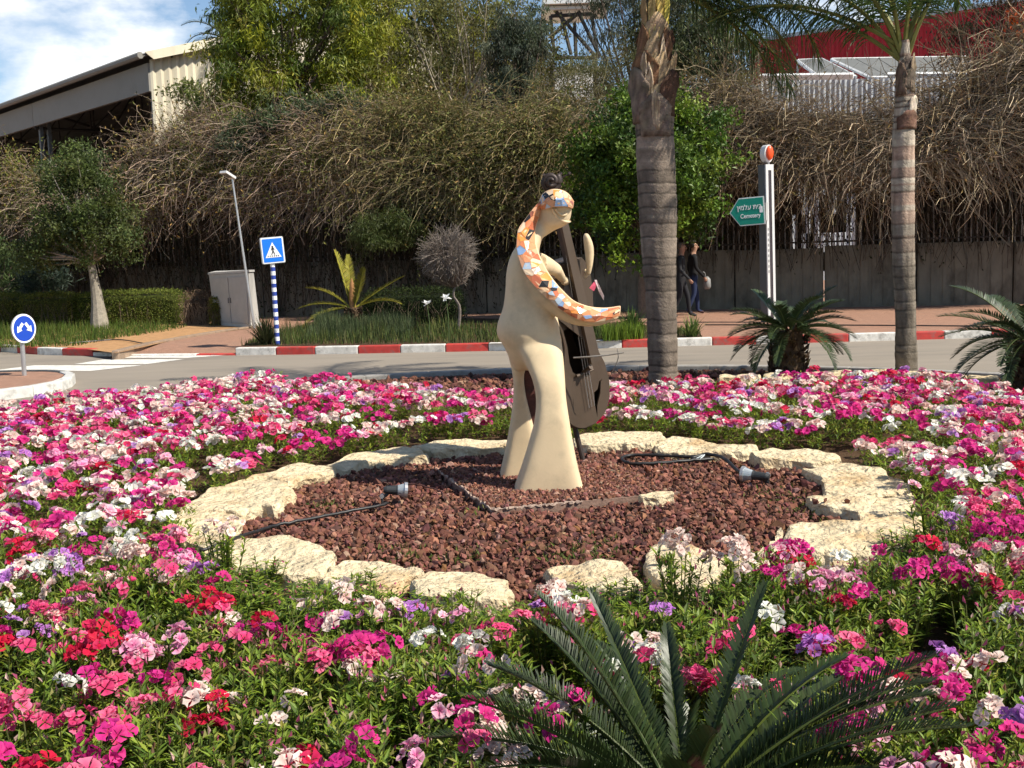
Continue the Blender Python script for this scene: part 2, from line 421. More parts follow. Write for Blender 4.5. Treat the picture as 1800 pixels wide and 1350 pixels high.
# flower bed ground
th = np.linspace(0, 2 * math.pi, 96, endpoint=False)
sheet('flower_bed', [(BC[0] + 7.25 * math.cos(t), BC[1] + 7.0 * math.sin(t)) for t in th], 0.03, M_soil, 'dark soil of the round flower bed', 0.04)
kerb_run('kerb', 'grey kerb round the flower bed', [(BC[0] + 7.42 * math.cos(t), BC[1] + 7.17 * math.sin(t)) for t in np.linspace(0, 2 * math.pi, 97)], 0.9, [GRYK], w=0.15, h=0.09)

# ------------------------------------------------------------------ boundary wall and fence
WA, WB = np.array([-24.0, 34.5]), np.array([17.0, 23.8])
wdir = nrm(WB - WA); wnor = np.array([wdir[1], -wdir[0]])        # wnor points to the road
WLEN = np.linalg.norm(WB - WA)
wang = math.atan2(wdir[1], wdir[0])
def wall_pt(px):                       # where the column of pixels px meets the wall
    d = ray(px, 520.0)[:2]
    A = np.array([[d[0], -wdir[0]], [d[1], -wdir[1]]])
    t, s = np.linalg.solve(A, WA)
    return s
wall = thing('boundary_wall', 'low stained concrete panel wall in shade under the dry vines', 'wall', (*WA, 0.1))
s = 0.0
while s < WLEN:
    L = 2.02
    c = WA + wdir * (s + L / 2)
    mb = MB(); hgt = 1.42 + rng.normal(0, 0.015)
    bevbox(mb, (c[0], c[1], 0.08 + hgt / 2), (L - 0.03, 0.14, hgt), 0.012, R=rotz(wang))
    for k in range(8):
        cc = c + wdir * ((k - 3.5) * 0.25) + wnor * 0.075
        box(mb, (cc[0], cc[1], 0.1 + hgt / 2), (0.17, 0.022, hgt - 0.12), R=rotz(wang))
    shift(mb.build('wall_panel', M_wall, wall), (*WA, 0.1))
    s += L
fence = thing('railing_fence', 'dark vertical bar fence standing on the concrete wall', 'fence', (*WA, 1.5))
M_fence = mat('fence_paint', (0.26, 0.24, 0.21), rough=0.6, var=0.2, bump=0.1)
mb = MB(); cyl(mb, (0, 0, 0), (0, 0, 2.1), 0.018, k=5); bar_me = mb.mesh('bar', M_fence)
s = wall_pt(-60)
nb_ = 0
while s < min(wall_pt(1900), WLEN):
    pos = WA + wdir * s
    o = link('bar', bar_me, fence); o.matrix_parent_inverse = Matrix.Translation((-WA[0], -WA[1], -1.5))
    o.location = (pos[0], pos[1], 1.48); o.rotation_euler = (rng.normal(0, 0.012), rng.normal(0, 0.012), 0)
    s += 0.13; nb_ += 1
for z in (1.62, 3.4):
    mb = MB(); a, b = WA, WA + wdir * WLEN
    cyl(mb, (a[0], a[1], z), (b[0], b[1], z), 0.022, k=6)
    shift(mb.build('rail', mat('rail_paint', (0.05, 0.046, 0.04), rough=0.7, var=0.2), fence), (*WA, 1.5))

# ------------------------------------------------------------------ buildings
def corr_sheet(mb, a, b, zb, za_top, zb_top, pitch, amp, C, thick=0.012):
    """corrugated sheet standing between ground points a and b"""
    a, b = np.asarray(a, float), np.asarray(b, float)
    L = np.linalg.norm(b - a); t = (b - a) / L; nn = np.array([t[1], -t[0]])
    n = max(2, int(round(L / pitch)) * 4 + 1)
    u = np.linspace(0, L, n); w = amp * np.sin(u / pitch * 2 * math.pi)
    x = a[None] + t[None] * u[:, None] + nn[None] * w[:, None]
    zt = za_top + (zb_top - za_top) * u / L
    V = np.r_[np.c_[x, np.full(n, zb)], np.c_[x, zt]]
    i = np.arange(n - 1)
    mb.add(V, np.stack([i, i + 1, i + 1 + n, i + n], 1), C)
C0 = P(262, 98, 38.0); Ld = np.array([-0.652, 0.758]); Wd = np.array([0.758, 0.652])
shed = thing('open_shed', 'long open sided industrial shed with cream corrugated gable', 'building', (C0[0], C0[1], 0))
SB = (C0[0], C0[1], 0)
M_creamtin = mat('cream_sheet', (0.60, 0.55, 0.42), rough=0.6, var=0.12, scale=0.7, bump=0.05, dark=(0.36, 0.3, 0.22), damt=0.5, dscale=0.9, stretch=(1, 1, 0.25))
M_fascia = mat('fascia', (0.235, 0.225, 0.20), rough=0.7, var=0.12, scale=0.6, bump=0.05, dark=(0.13, 0.12, 0.1), damt=0.5, dscale=0.6)
M_shedd = mat('shed_dark_steel', (0.045, 0.04, 0.038), rough=0.7, var=0.25, scale=2, bump=0.1)
M_roof = mat('shed_roof', (0.09, 0.085, 0.08), rough=0.85, var=0.25, scale=1.5, bump=0.2, bscale=8)
z0, sl, hw, LEN = C0[2], 0.27, 9.0, 62.0
def sp(l, w, z): return np.array([C0[0] + Ld[0] * l + Wd[0] * w, C0[1] + Ld[1] * l + Wd[1] * w, z])
for k in range(16):
    a, b = 1.12 * k, 1.12 * (k + 1)
    top = lambda w: z0 + sl * (w if w < hw else 2 * hw - w) - 0.12
    mb = MB(); corr_sheet(mb, sp(0, a, 0)[:2], sp(0, b, 0)[:2], 0.0, top(a), top(b), 0.28, 0.045, np.ones(3) * rng.uniform(0.93, 1.05))
    shift(mb.build('wall_sheet', M_creamtin, shed), SB)
for sgn in (0, 1):
    wa, wb = (-0.35, hw) if sgn == 0 else (hw, 2 * hw + 0.35)
    za, zb_ = (z0 - 0.35 * sl, z0 + hw * sl) if sgn == 0 else (z0 + hw * sl, z0 - 0.35 * sl)
    V = [sp(-0.3, wa, za), sp(LEN, wa, za), sp(LEN, wb, zb_), sp(-0.3, wb, zb_)]
    V += [v + np.array([0, 0, 0.09]) for v in V]
    mb = MB().add(V, np.array([[3, 2, 1, 0], [4, 5, 6, 7], [0, 1, 5, 4], [1, 2, 6, 5], [2, 3, 7, 6], [3, 0, 4, 7]]))
    shift(mb.build('roof', M_roof, shed), SB)
# gable trim, gutter, fascia beam
mb = MB(); V = [sp(-0.36, 0, z0 - 0.16), sp(-0.36, hw, z0 + hw * sl - 0.16), sp(-0.36, hw, z0 + hw * sl + 0.13), sp(-0.36, -0.3, z0 + 0.05)]
V += [v + np.array([Ld[0], Ld[1], 0]) * 0.05 for v in V]
mb.add(V, np.array([[0, 1, 2, 3], [7, 6, 5, 4], [0, 4, 5, 1], [2, 6, 7, 3], [1, 5, 6, 2], [0, 3, 7, 4]])); shift(mb.build('gable_trim', M_creamtin, shed), SB)
mb = MB(); cyl(mb, sp(-0.3, -0.42, z0 - 0.06), sp(LEN, -0.42, z0 - 0.06), 0.11, k=8); shift(mb.build('gutter', M_fascia, shed), SB)
for k in range(6):
    a, b = 11.2 * k, 11.2 * (k + 1) - 0.04
    mb = MB(); c = sp((a + b) / 2, 0.0, z0 - 0.68); box(mb, c, (b - a, 0.14, 0.9), R=rotz(math.atan2(Ld[1], Ld[0])))
    shift(mb.build('fascia_panel', M_fascia, shed), SB)
    mb = MB()
    for dw in (0, 0.32):
        c = sp(a + (0.35 if k == 0 else 0), 0.22 + dw, (z0 - 0.4) / 2); box(mb, c, (0.16, 0.14, z0 - 0.4), R=rotz(math.atan2(Ld[1], Ld[0])))
    shift(mb.build('column', mat('column_steel', (0.10, 0.105, 0.11), rough=0.6, var=0.2), shed), SB)
    mb = MB()
    if k == 0: continue
    for w in np.linspace(0, 2 * hw, 9):
        zz = z0 + sl * (w if w < hw else 2 * hw - w) - 0.3
        if w < 2 * hw - 0.1:
            w2 = w + 2 * hw / 8; z2 = z0 + sl * (w2 if w2 <= hw else 2 * hw - w2) - 0.3
            cyl(mb, sp(a, w, zz), sp(a, w2, z2), 0.07, k=4); cyl(mb, sp(a, w, z0 - 1.2), sp(a, w2, z0 - 1.2), 0.06, k=4)
            cyl(mb, sp(a, w, z0 - 1.2), sp(a, w2, z2), 0.04, k=4)
        cyl(mb, sp(a, w, z0 - 1.2), sp(a, w, zz), 0.04, k=4)
    shift(mb.build('roof_truss', M_shedd, shed), SB)
for w in np.linspace(0.8, 2 * hw - 0.8, 11):
    zz = z0 + sl * (w if w < hw else 2 * hw - w) - 0.16
    mb = MB(); cyl(mb, sp(0, w, zz), sp(LEN, w, zz), 0.06, k=4); shift(mb.build('purlin', M_shedd, shed), SB)
mb = MB(); corr_sheet(mb, sp(0, 2 * hw, 0)[:2], sp(42, 2 * hw, 0)[:2], 0, z0 - 0.1, z0 - 0.1, 0.6, 0.05, (1, 1, 1)); shift(mb.build('rear_wall', M_shedd, shed), SB)
mb = MB(); cyl(mb, sp(11.2, 0.4, z0 - 2.2), sp(16, 0.5, z0 - 4.5), 0.05, k=5); shift(mb.build('brace', M_shedd, shed), SB)

# white warehouse seen through the shed
wh = thing('white_warehouse', 'sunlit white warehouse seen through the open shed', 'building', P(230, 300, 82) * [1, 1, 0])
wl_, wr_ = P(120, 260, 84), P(330, 262, 80)
mb = MB(); corr_sheet(mb, wl_[:2], wr_[:2], 0, wl_[2] + 0.9, wr_[2] + 0.9, 0.5, 0.04, (1, 1, 1))
shift(mb.build('wall', mat('white_sheet', (0.74, 0.74, 0.72), rough=0.6, var=0.1, scale=1, bump=0), wh), wh.location)
mb = MB(); box(mb, ((wl_[0] + wr_[0]) / 2, 88, wl_[2] + 0.9), (10, 12, 0.3)); shift(mb.build('roof', MATS['white_sheet'], wh), wh.location)

# red building and grey lower building with canopies
M_redtin = mat('red_sheet', (0.40, 0.016, 0.022), rough=0.55, var=0.07, scale=0.5, bump=0.0, spec=0.3)
M_greytin = mat('grey_sheet', (0.42, 0.45, 0.47), rough=0.6, var=0.12, scale=0.8, bump=0.0, dark=(0.3, 0.3, 0.3), damt=0.4, dscale=1.0)
M_whitep = mat('white_paint', (0.74, 0.74, 0.72), rough=0.55, var=0.08, bump=0.05)
ra, rb = P(1318, 76, 56), P(1900, -14, 47)
red = thing('red_building', 'large red corrugated metal building behind the palms', 'building', (ra[0], ra[1], 0))
for k in range(18):
    f0, f1 = k / 18, (k + 1) / 18
    a, b = ra + (rb - ra) * f0, ra + (rb - ra) * f1
    mb = MB(); corr_sheet(mb, a[:2], b[:2], 0, a[2], b[2], 0.24, 0.035, (1, 1, 1)); shift(mb.build('wall_sheet', M_redtin, red), red.location)
mb = MB(); d_ = nrm((rb - ra)[:2]); nn = np.array([-d_[1], d_[0]])
V = [ra, rb, np.r_[rb[:2] + nn * 18, rb[2] + 0.5], np.r_[ra[:2] + nn * 18, ra[2] + 0.5]]; V = [v + [0, 0, 0.0] for v in V] + [v + [0, 0, 0.18] for v in V]
mb.add(V, np.array([[3, 2, 1, 0], [4, 5, 6, 7], [0, 1, 5, 4], [1, 2, 6, 5], [2, 3, 7, 6], [3, 0, 4, 7]])); shift(mb.build('roof', M_greytin, red), red.location)
mb = MB(); corr_sheet(mb, (ra[:2] + nn * 18), ra[:2], 0, ra[2], ra[2], 0.24, 0.035, (1, 1, 1)); shift(mb.build('side_wall', M_redtin, red), red.location)
ga, gb = P(1336, 140, 45), P(1760, 136, 43)
grey = thing('grey_building', 'low grey sheet metal building in front of the red one', 'building', (ga[0], ga[1], 0))
for k in range(9):
    a, b = ga + (gb - ga) * k / 9, ga + (gb - ga) * (k + 1) / 9
    mb = MB(); corr_sheet(mb, a[:2], b[:2], 0, a[2], b[2], 0.2, 0.025, np.ones(3) * rng.uniform(0.92, 1.05)); shift(mb.build('wall_sheet', M_greytin, grey), grey.location)
mb = MB()
for px0, px1, z_ in ((1336, 1500, 0.05), (1560, 1760, 0.1)):
    a, b = P(px0, 138, 44.7), P(px1, 136, 43.4); cyl(mb, a + [0, 0, z_], b + [0, 0, z_], 0.14, k=4)
shift(mb.build('parapet', M_whitep, grey), grey.location)
mb = MB(); box(mb, ((ga[0] + gb[0]) / 2, 48, ga[2] - 0.25), (9, 6, 0.2)); shift(mb.build('roof', M_greytin, grey), grey.location)
M_panel = mat('canopy_panel', (0.22, 0.22, 0.2), rough=0.4, var=0.15, scale=1.5, bump=0, trans=0.25)
for q, lab in (([(1402, 107), (1446, 105), (1504, 135), (1440, 136)], 'narrow sloping canopy panel with white frame before the red building'), ([(1462, 105), (1700, 101), (1716, 136), (1530, 137)], 'wide sloping canopy with white frame before the red building')):
    ys = (48.0, 47.6, 44.6, 45.0)
    V = np.array([P(x, y, Y) for (x, y), Y in zip(q, ys)])
    t = thing('canopy', lab, 'canopy', V.mean(0) * [1, 1, 0])
    nv = nrm(np.cross(V[1] - V[0], V[3] - V[0])); nv = nv * np.sign(nv[2]) * 0.06
    n_p = 2 if q[1][0] < 1500 else 6
    for k in range(n_p):
        f0, f1 = k / n_p + 0.004, (k + 1) / n_p - 0.004
        A = [V[0] + (V[1] - V[0]) * f0, V[0] + (V[1] - V[0]) * f1, V[3] + (V[2] - V[3]) * f1, V[3] + (V[2] - V[3]) * f0]
        W8 = np.array(A + [a + nv for a in A])
        shift(MB().add(W8, np.array([[3, 2, 1, 0], [4, 5, 6, 7], [0, 1, 5, 4], [1, 2, 6, 5], [2, 3, 7, 6], [3, 0, 4, 7]])).build('panel', M_panel, t), t.location)
    mb = MB()
    for k in range(4): cyl(mb, V[k], V[(k + 1) % 4], 0.075, k=6)
    shift(mb.build('frame', M_whitep, t), t.location)
    for f in np.linspace(0, 1, n_p + 1):
        a = V[0] + (V[1] - V[0]) * f
        mb = MB(); cyl(mb, a, (a[0], a[1], ga[2] - 0.4), 0.045, k=6); shift(mb.build('post', M_whitep, t), t.location)

# steel frame structure between the trees
sf = thing('steel_frame', 'dark steel lattice frame under a white roof between the trees', 'structure', P(1000, 200, 42) * [1, 1, 0])
def seg(mb, a, b, r=0.07, Y=42): cyl(mb, P(*a, Y), P(*b, Y), r, k=5)
mb = MB()
for a, b in (((968, 28), (975, 100)), ((972, 14), (1048, 100)), ((985, 22), (1004, 96)), ((1010, 40), (1013, 100)), ((975, 100), (1050, 102)), ((1016, 20), (1055, 100)), ((966, 66), (1020, 20)), ((968, 28), (1040, 24)), ((964, 80), (985, 104)), ((1040, 24), (1052, 102))): seg(mb, a, b)
for px in (970, 1046):
    a = P(px, 102, 42); cyl(mb, a, (a[0], a[1], 0), 0.09, k=6)
shift(mb.build('lattice', M_shedd, sf), sf.location)
mb = MB(); c = P(1010, 12, 43); box(mb, c, (2.4, 3, 0.35)); c2 = P(990, 26, 43); box(mb, c2, (1.6, 2.5, 0.12))
shift(mb.build('roof', M_whitep, sf), sf.location)
mb = MB(); c = P(1005, 118, 44); box(mb, (c[0], c[1], c[2] / 2), (2.4, 0.3, c[2])); shift(mb.build('white_wall', M_whitep, sf), sf.location)

# far hill
mb = MB(); gx = np.linspace(-190, -60, 60); gy = np.linspace(260, 330, 24)
X, Y = np.meshgrid(gx, gy)
Z = 46 * np.exp(-((X + 132) / 26) ** 2 - ((Y - 295) / 22) ** 2) + 2.0 * fbm(np.c_[X.ravel() / 9, Y.ravel() / 9, X.ravel() * 0], 3).reshape(X.shape) - 3
idx = np.arange(X.size).reshape(X.shape)
mb.add(np.c_[X.ravel(), Y.ravel(), Z.ravel()], np.stack([idx[:-1, :-1], idx[:-1, 1:], idx[1:, 1:], idx[1:, :-1]], -1).reshape(-1, 4))
tag(mb.build('hill', mat('hill_scrub', (0.14, 0.125, 0.07), rough=1, var=0.6, scale=0.22, bump=0.6, bscale=0.5, bdist=2.0, dark=(0.32, 0.28, 0.22), damt=0.6, dscale=0.4), smooth=True), 'distant scrubby hill beyond the shed', None, None, 'structure')
# ================================================================== SCULPTURE
def loft(mb, secs, k=28, n=None):
    secs = np.asarray(secs, float)
    if n: secs = spline(secs, n)
    th = np.arange(k) * 2 * math.pi / k
    rings = []
    for L, R, py, Y, hd, p in secs:
        a, b = P(L, py, Y), P(R, py, Y); c = (a + b) / 2; hw_ = (b[0] - a[0]) / 2
        cx = np.sign(np.cos(th)) * np.abs(np.cos(th)) ** (2 / p) * hw_; sy = np.sign(np.sin(th)) * np.abs(np.sin(th)) ** (2 / p) * hd
        rings.append(np.c_[c[0] + cx, c[1] + sy, c[2] + cx * 0])
    V = np.array(rings); S = len(V); idx = np.arange(S * k).reshape(S, k); nx = np.roll(idx, -1, 1)
    q = np.stack([idx[:-1], nx[:-1], nx[1:], idx[1:]], -1).reshape(-1, 4)
    mb.add(V.reshape(-1, 3), [q, idx[0][None, ::-1], idx[-1][None]])
def remesh(mb, name, m, parent, vox=0.012, it=6, loc=None, floor=None):
    me = mb.mesh('tmp_' + name)
    bm = bmesh.new(); bm.from_mesh(me); bmesh.ops.recalc_face_normals(bm, faces=bm.faces[:]); bm.to_mesh(me); bm.free()
    o = bpy.data.objects.new('tmp', me); col.objects.link(o)
    r = o.modifiers.new('r', 'REMESH'); r.mode = 'VOXEL'; r.voxel_size = vox; r.use_smooth_shade = True
    s = o.modifiers.new('s', 'SMOOTH'); s.iterations = it; s.factor = 0.5
    dg = bpy.context.evaluated_depsgraph_get()
    res = bpy.data.meshes.new_from_object(o.evaluated_get(dg)); res.name = name
    bpy.data.objects.remove(o, do_unlink=True)
    res.materials.clear(); res.materials.append(m)
    ob = link(name, res, parent)
    if loc is not None: shift(ob, loc)
    return ob
YT = 7.56
PADZ = 0.11
base = G(955, 850, PADZ)
statue = thing('musician_statue', 'cream and mosaic statue of a musician playing a double bass', 'statue', base)
mb = MB()
loft(mb, [(938, 964, 388, YT, .07, 2.2), (926, 958, 408, YT, .10, 2.2), (909, 950, 430, YT, .15, 2.3), (897, 948, 450, YT, .18, 2.3), (890, 956, 478, YT, .19, 2.3), (888, 966, 510, YT, .19, 2.3), (884, 972, 540, YT, .20, 2.3),
          (874, 979, 568, YT, .22, 2.3), (874, 985, 588, YT, .22, 2.3), (886, 988, 608, YT, .20, 2.3), (897, 990, 632, YT, .15, 2.3), (906, 985, 650, YT, .05, 2.2)], n=34)
# near leg, bell bottomed
loft(mb, [(896, 980, 555, 7.56, .08, 2.4), (900, 984, 580, 7.52, .12, 2.6), (908, 988, 610, 7.46, .13, 3), (924, 991, 640, 7.42, .125, 3.4), (936, 993, 668, 7.38, .12, 3.6), (942, 995, 700, 7.35, .11, 3.8), (940, 1000, 735, 7.33, .11, 4), (931, 1006, 772, 7.33, .115, 4.4), (917, 1015, 818, 7.34, .13, 5), (903, 1025, 858, 7.355, .145, 6), (899, 1028, 872, 7.36, .15, 6)], n=40)
# far leg
loft(mb, [(882, 960, 590, 7.66, .10, 2.6), (892, 940, 620, 7.70, .12, 3), (899, 924, 648, 7.74, .12, 3.2), (902, 921, 668, 7.76, .12, 3.4), (902, 926, 700, 7.78, .12, 3.8), (897, 937, 740, 7.80, .12, 4), (889, 950, 785, 7.82, .13, 5), (878, 962, 834, 7.84, .15, 6), (876, 964, 842, 7.84, .15, 6)], n=34)
# head
loft(mb, [(962, 984, 337, YT - .02, .05, 2), (950, 1000, 346, YT - .02, .09, 2.2), (946, 1006, 358, YT - .02, .105, 2.3), (946, 1005, 370, YT - .02, .10, 2.4), (946, 1003.5, 382, YT - .02, .09, 2.4), (945, 1000, 392, YT - .02, .08, 2.4), (943, 991, 399, YT - .01, .07, 2.2), (940, 976, 405, YT, .06, 2.1), (933, 958, 416, YT, .06, 2.1)], n=26)
# near arm under the mosaic
arm_c = spline([(930, 392), (924, 420), (925, 446), (937, 478), (958, 509), (988, 536), (1020, 552), (1052, 556), (1085, 549)], 26)
arm_y = np.interp(np.linspace(0, 1, 26), [0, .25, .5, .75, 1], [7.47, 7.40, 7.34, 7.36, 7.46])
arm_w = np.interp(np.linspace(0, 1, 26), [0, .2, .5, .75, 1], [.035, .065, .085, .062, .028])
pp = np.array([P(x, y + 5, Y + 0.05) for (x, y), Y in zip(arm_c, arm_y)])
for i in range(len(pp) - 1):
    pass
tube(mb, pp, arm_w, 16)
# far arm stub and forearm behind the bass
fa = np.array([P(946, 462, 7.66), P(962, 468, 7.74), P(977, 474, 7.82), P(990, 492, 8.06), P(1008, 505, 8.28), P(1034, 476, 8.24)])
tube(mb, fa[:4], [.075, .062, .045, .028], 12)
body = remesh(mb, 'body', M_cream, statue, 0.0135, 6, base)
# dark lining between the legs
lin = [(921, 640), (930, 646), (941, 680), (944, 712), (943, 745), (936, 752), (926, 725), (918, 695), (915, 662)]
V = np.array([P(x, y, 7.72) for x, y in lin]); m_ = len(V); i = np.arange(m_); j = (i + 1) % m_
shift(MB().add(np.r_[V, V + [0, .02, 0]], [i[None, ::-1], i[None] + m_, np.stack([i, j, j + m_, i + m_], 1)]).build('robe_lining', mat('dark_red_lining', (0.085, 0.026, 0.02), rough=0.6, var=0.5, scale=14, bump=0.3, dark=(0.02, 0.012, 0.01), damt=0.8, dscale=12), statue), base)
# carved mouth: lip ridges
mb = MB()
lip = np.array([P(x, y, YT - 0.118 + (0.03 if x > 1000 else 0)) for x, y in spline([(970, 366), (976, 376), (986, 386), (997, 390), (1003, 389)], 12)]); lip[:, 1] += np.linspace(-0.012, 0.055, 12)
tube(mb, lip, np.interp(np.linspace(0, 1, 12), [0, .2, .8, 1], [.006, .011, .011, .006]), 8)
lip2 = np.array([P(x, y, YT - 0.122) for x, y in spline([(976, 367), (981, 374), (988, 378), (995, 377), (998, 370)], 12)]); lip2[:, 1] += np.linspace(-0.012, 0.035, 12)
tube(mb, lip2, .008, 8)
shift(mb.build('mouth', M_cream, statue, True), base)
mb = MB()
tube(mb, fa[3:], [.035, .03, .03], 12)
hnd = np.array([P(1029, 480, 8.16), P(1034, 462, 8.14), P(1037, 440, 8.12), P(1035, 424, 8.10), P(1031, 413, 8.09)])
hn2 = MB()
loft(hn2, [(1030, 1038, 483, 8.14, .03, 2), (1030, 1042, 465, 8.13, .045, 2.3), (1028, 1044, 445, 8.12, .05, 2.4), (1026, 1042, 428, 8.11, .05, 2.5), (1025, 1036, 414, 8.10, .04, 2.3), (1027, 1033, 410, 8.10, .02, 2)], n=14)
mb.V += hn2.V; mb.C += hn2.C; mb.F += [f + mb.n for f in hn2.F]; mb.n += hn2.n
remesh(mb, 'far_hand', M_cream, statue, 0.01, 4, base)

# mosaic: grout plate + separate tile shards
def strip_fn(A, B, ya, yb):
    A, B = spline(A, 120), spline(B, 120)
    tt = np.linspace(0, 1, 120)
    def f(s, t, off=0.0):
        s = np.atleast_1d(np.clip(s, 0, 1)); t = np.atleast_1d(t)
        a = np.c_[np.interp(s, tt, A[:, 0]), np.interp(s, tt, A[:, 1])]; b = np.c_[np.interp(s, tt, B[:, 0]), np.interp(s, tt, B[:, 1])]
        q = a + (b - a) * t[:, None]
        Yv = ya(s) + (yb(s) - ya(s)) * t - 0.03 * np.sin(np.pi * t) - off
        return np.array([P(x, y, Y) for (x, y), Y in zip(q, Yv)])
    return f
outer = [(950, 352), (936, 368), (924, 384), (911, 403), (908, 422), (908, 441), (915, 465), (924, 484), (943, 507), (967, 529), (986, 545), (1014, 561), (1040, 567), (1064, 564), (1090, 555)]
inner = [(957, 360), (953, 372), (946, 387), (942, 402), (941, 420), (946, 441), (952, 456), (960, 472), (974, 493), (991, 512), (1010, 529), (1033, 538), (1052, 541), (1070, 541), (1091, 538)]
yA = lambda s: np.interp(s, [0, .12, .3, .55, .8, 1], [7.47, 7.43, 7.34, 7.25, 7.29, 7.41])
yB = lambda s: yA(s) + 0.055
armf = strip_fn(outer, inner, yA, yB)
capb = [(951, 369), (958, 368), (967, 365), (976, 363.5), (986, 363), (996, 363.5), (1007.5, 366)]
capt = [(948, 352), (953, 341), (962, 335), (974, 332), (988, 334), (1000, 341), (1009, 354)]
yc = lambda s: 7.385 + 0.08 * (2 * np.asarray(s) - 1) ** 2
ycT = lambda s: 7.425 + 0.09 * (2 * np.asarray(s) - 1) ** 2
capf = strip_fn(capb, capt, yc, ycT)
def plate(f, ns, nt_, thick, name):
    s, t = np.meshgrid(np.linspace(0, 1, ns), np.linspace(0, 1, nt_), indexing='ij')
    A = f(s.ravel(), t.ravel()); B = A + [0, thick, 0]
    idx = np.arange(ns * nt_).reshape(ns, nt_); n = ns * nt_
    q = np.stack([idx[:-1, :-1], idx[:-1, 1:], idx[1:, 1:], idx[1:, :-1]], -1).reshape(-1, 4)
    rim = np.r_[idx[:, 0], idx[-1, 1:], idx[::-1, -1][1:], idx[0, ::-1][1:-1]]
    r2 = np.roll(rim, -1)
    mb = MB().add(np.r_[A, B], [q, q[:, ::-1] + n, np.stack([rim, rim + n, r2 + n, r2], 1)])
    o = mb.build(name, M_grout, statue); shift(o, base)
    bm = bmesh.new(); bm.from_mesh(o.data); bmesh.ops.recalc_face_normals(bm, faces=bm.faces[:]); bm.to_mesh(o.data); bm.free()
    return o
M_grout = mat('grout', (0.70, 0.47, 0.28), rough=0.7, var=0.08, scale=20, bump=0.1)
plate(armf, 70, 6, 0.05, 'sleeve'); plate(capf, 24, 6, 0.06, 'cap')
TC = [((0.62, 0.21, 0.085), 30), ((0.66, 0.28, 0.13), 22), ((0.70, 0.36, 0.20), 16), ((0.50, 0.14, 0.065), 12), ((0.72, 0.27, 0.06), 10), ((0.24, 0.35, 0.55), 11), ((0.42, 0.52, 0.62), 6), ((0.72, 0.55, 0.38), 8), ((0.025, 0.022, 0.02), 4), ((0.30, 0.10, 0.06), 5)]
M_tiles = [mat('tile_%d' % i, c, rough=0.16, var=0.12, scale=25, bump=0.04, spec=0.55) for i, (c, w) in enumerate(TC)]
tw = np.array([w for c, w in TC], float); tw /= tw.sum()
def clip_half(poly, p, n):
    out = []; d = [(q - p) @ n for q in poly]
    for i in range(len(poly)):
        a, b = poly[i], poly[(i + 1) % len(poly)]; da, db = d[i], d[(i + 1) % len(poly)]
        if da <= 0: out.append(a)
        if (da < 0 < db) or (db < 0 < da): out.append(a + (b - a) * da / (da - db))
    return out
def tiles(f, asp, n, r, off0=0.001, thick=0.0025, shrink=0.985):
    """Voronoi shards in the (s,t) strip, asp = length/width"""
    pts = []
    tries = 0
    dmin = 0.52 * math.sqrt(asp / n)
    while len(pts) < n and tries < 6000:
        q = np.array([r.uniform(0.01 * asp, 0.99 * asp), r.uniform(0.06, 0.94)]); tries += 1
        if all(np.linalg.norm(q - p) > dmin for p in pts): pts.append(q)
    for p in pts:
        poly = [np.array(v, float) for v in ((0.004 * asp, 0.015), (0.996 * asp, 0.015), (0.996 * asp, 0.955), (0.004 * asp, 0.955))]
        for o in pts:
            if o is p or np.linalg.norm(o - p) > dmin * 4: continue
            poly = clip_half(poly, (p + o) / 2, nrm(o - p))
            if len(poly) < 3: break
        if len(poly) < 3: continue
        pg = np.array(poly); c = pg.mean(0); pg = c + (pg - c) * shrink * r.uniform(0.96, 1.0)
        m_ = len(pg)
        lo = f(pg[:, 0] / asp, pg[:, 1], off0); hi = f(pg[:, 0] / asp, pg[:, 1], off0 + thick + r.uniform(0, .002))
        i = np.arange(m_); j = (i + 1) % m_
        mb = MB().add(np.r_[hi, lo], [i[None, ::-1], np.stack([i, i + m_, j + m_, j], 1)])
        o = mb.build('mosaic_tile', M_tiles[r.choice(len(TC), p=tw)], statue); shift(o, base)
        bm = bmesh.new(); bm.from_mesh(o.data); bmesh.ops.recalc_face_normals(bm, faces=bm.faces[:]); bm.to_mesh(o.data); bm.free()
rt = np.random.default_rng(21)
tiles(armf, 8.2, 88, rt); tiles(capf, 2.3, 19, rt)

# ------------------------------------------------------------------ double bass
Bb, Tt, Sc = P(1038, 748, 8.28), P(1000, 462, 8.12), P(971, 330, 8.02)
e2 = nrm(Tt - Bb); e1 = np.array([0.72, 0.69, 0.0]); e1 = nrm(e1 - e2 * (e1 @ e2)); en = np.cross(e1, e2)
if en[0] < 0: en = -en
BL = np.linalg.norm(Tt - Bb)
ebase = G(1027, 818, 0.05)
bass = thing('double_bass', 'brown steel double bass sculpture held upright by the statue', 'double bass', ebase)
def bp(u, v, w=0.0): return Bb + e1 * u + e2 * (v * BL) + en * w
hwv = lambda v: np.interp(v, [0, .015, .05, .12, .22, .34, .44, .52, .6, .7, .8, .88, .94, .98, 1.0], [.06, .12, .19, .245, .265, .24, .18, .155, .165, .195, .21, .21, .195, .17, .15])
vv = spline(np.array([[0.0], [.03], [.12], [.3], [.5], [.7], [.9], [1.0]]), 44)[:, 0]
outl = np.r_[np.c_[hwv(vv), vv], np.c_[-hwv(vv)[::-1], vv[::-1]]]
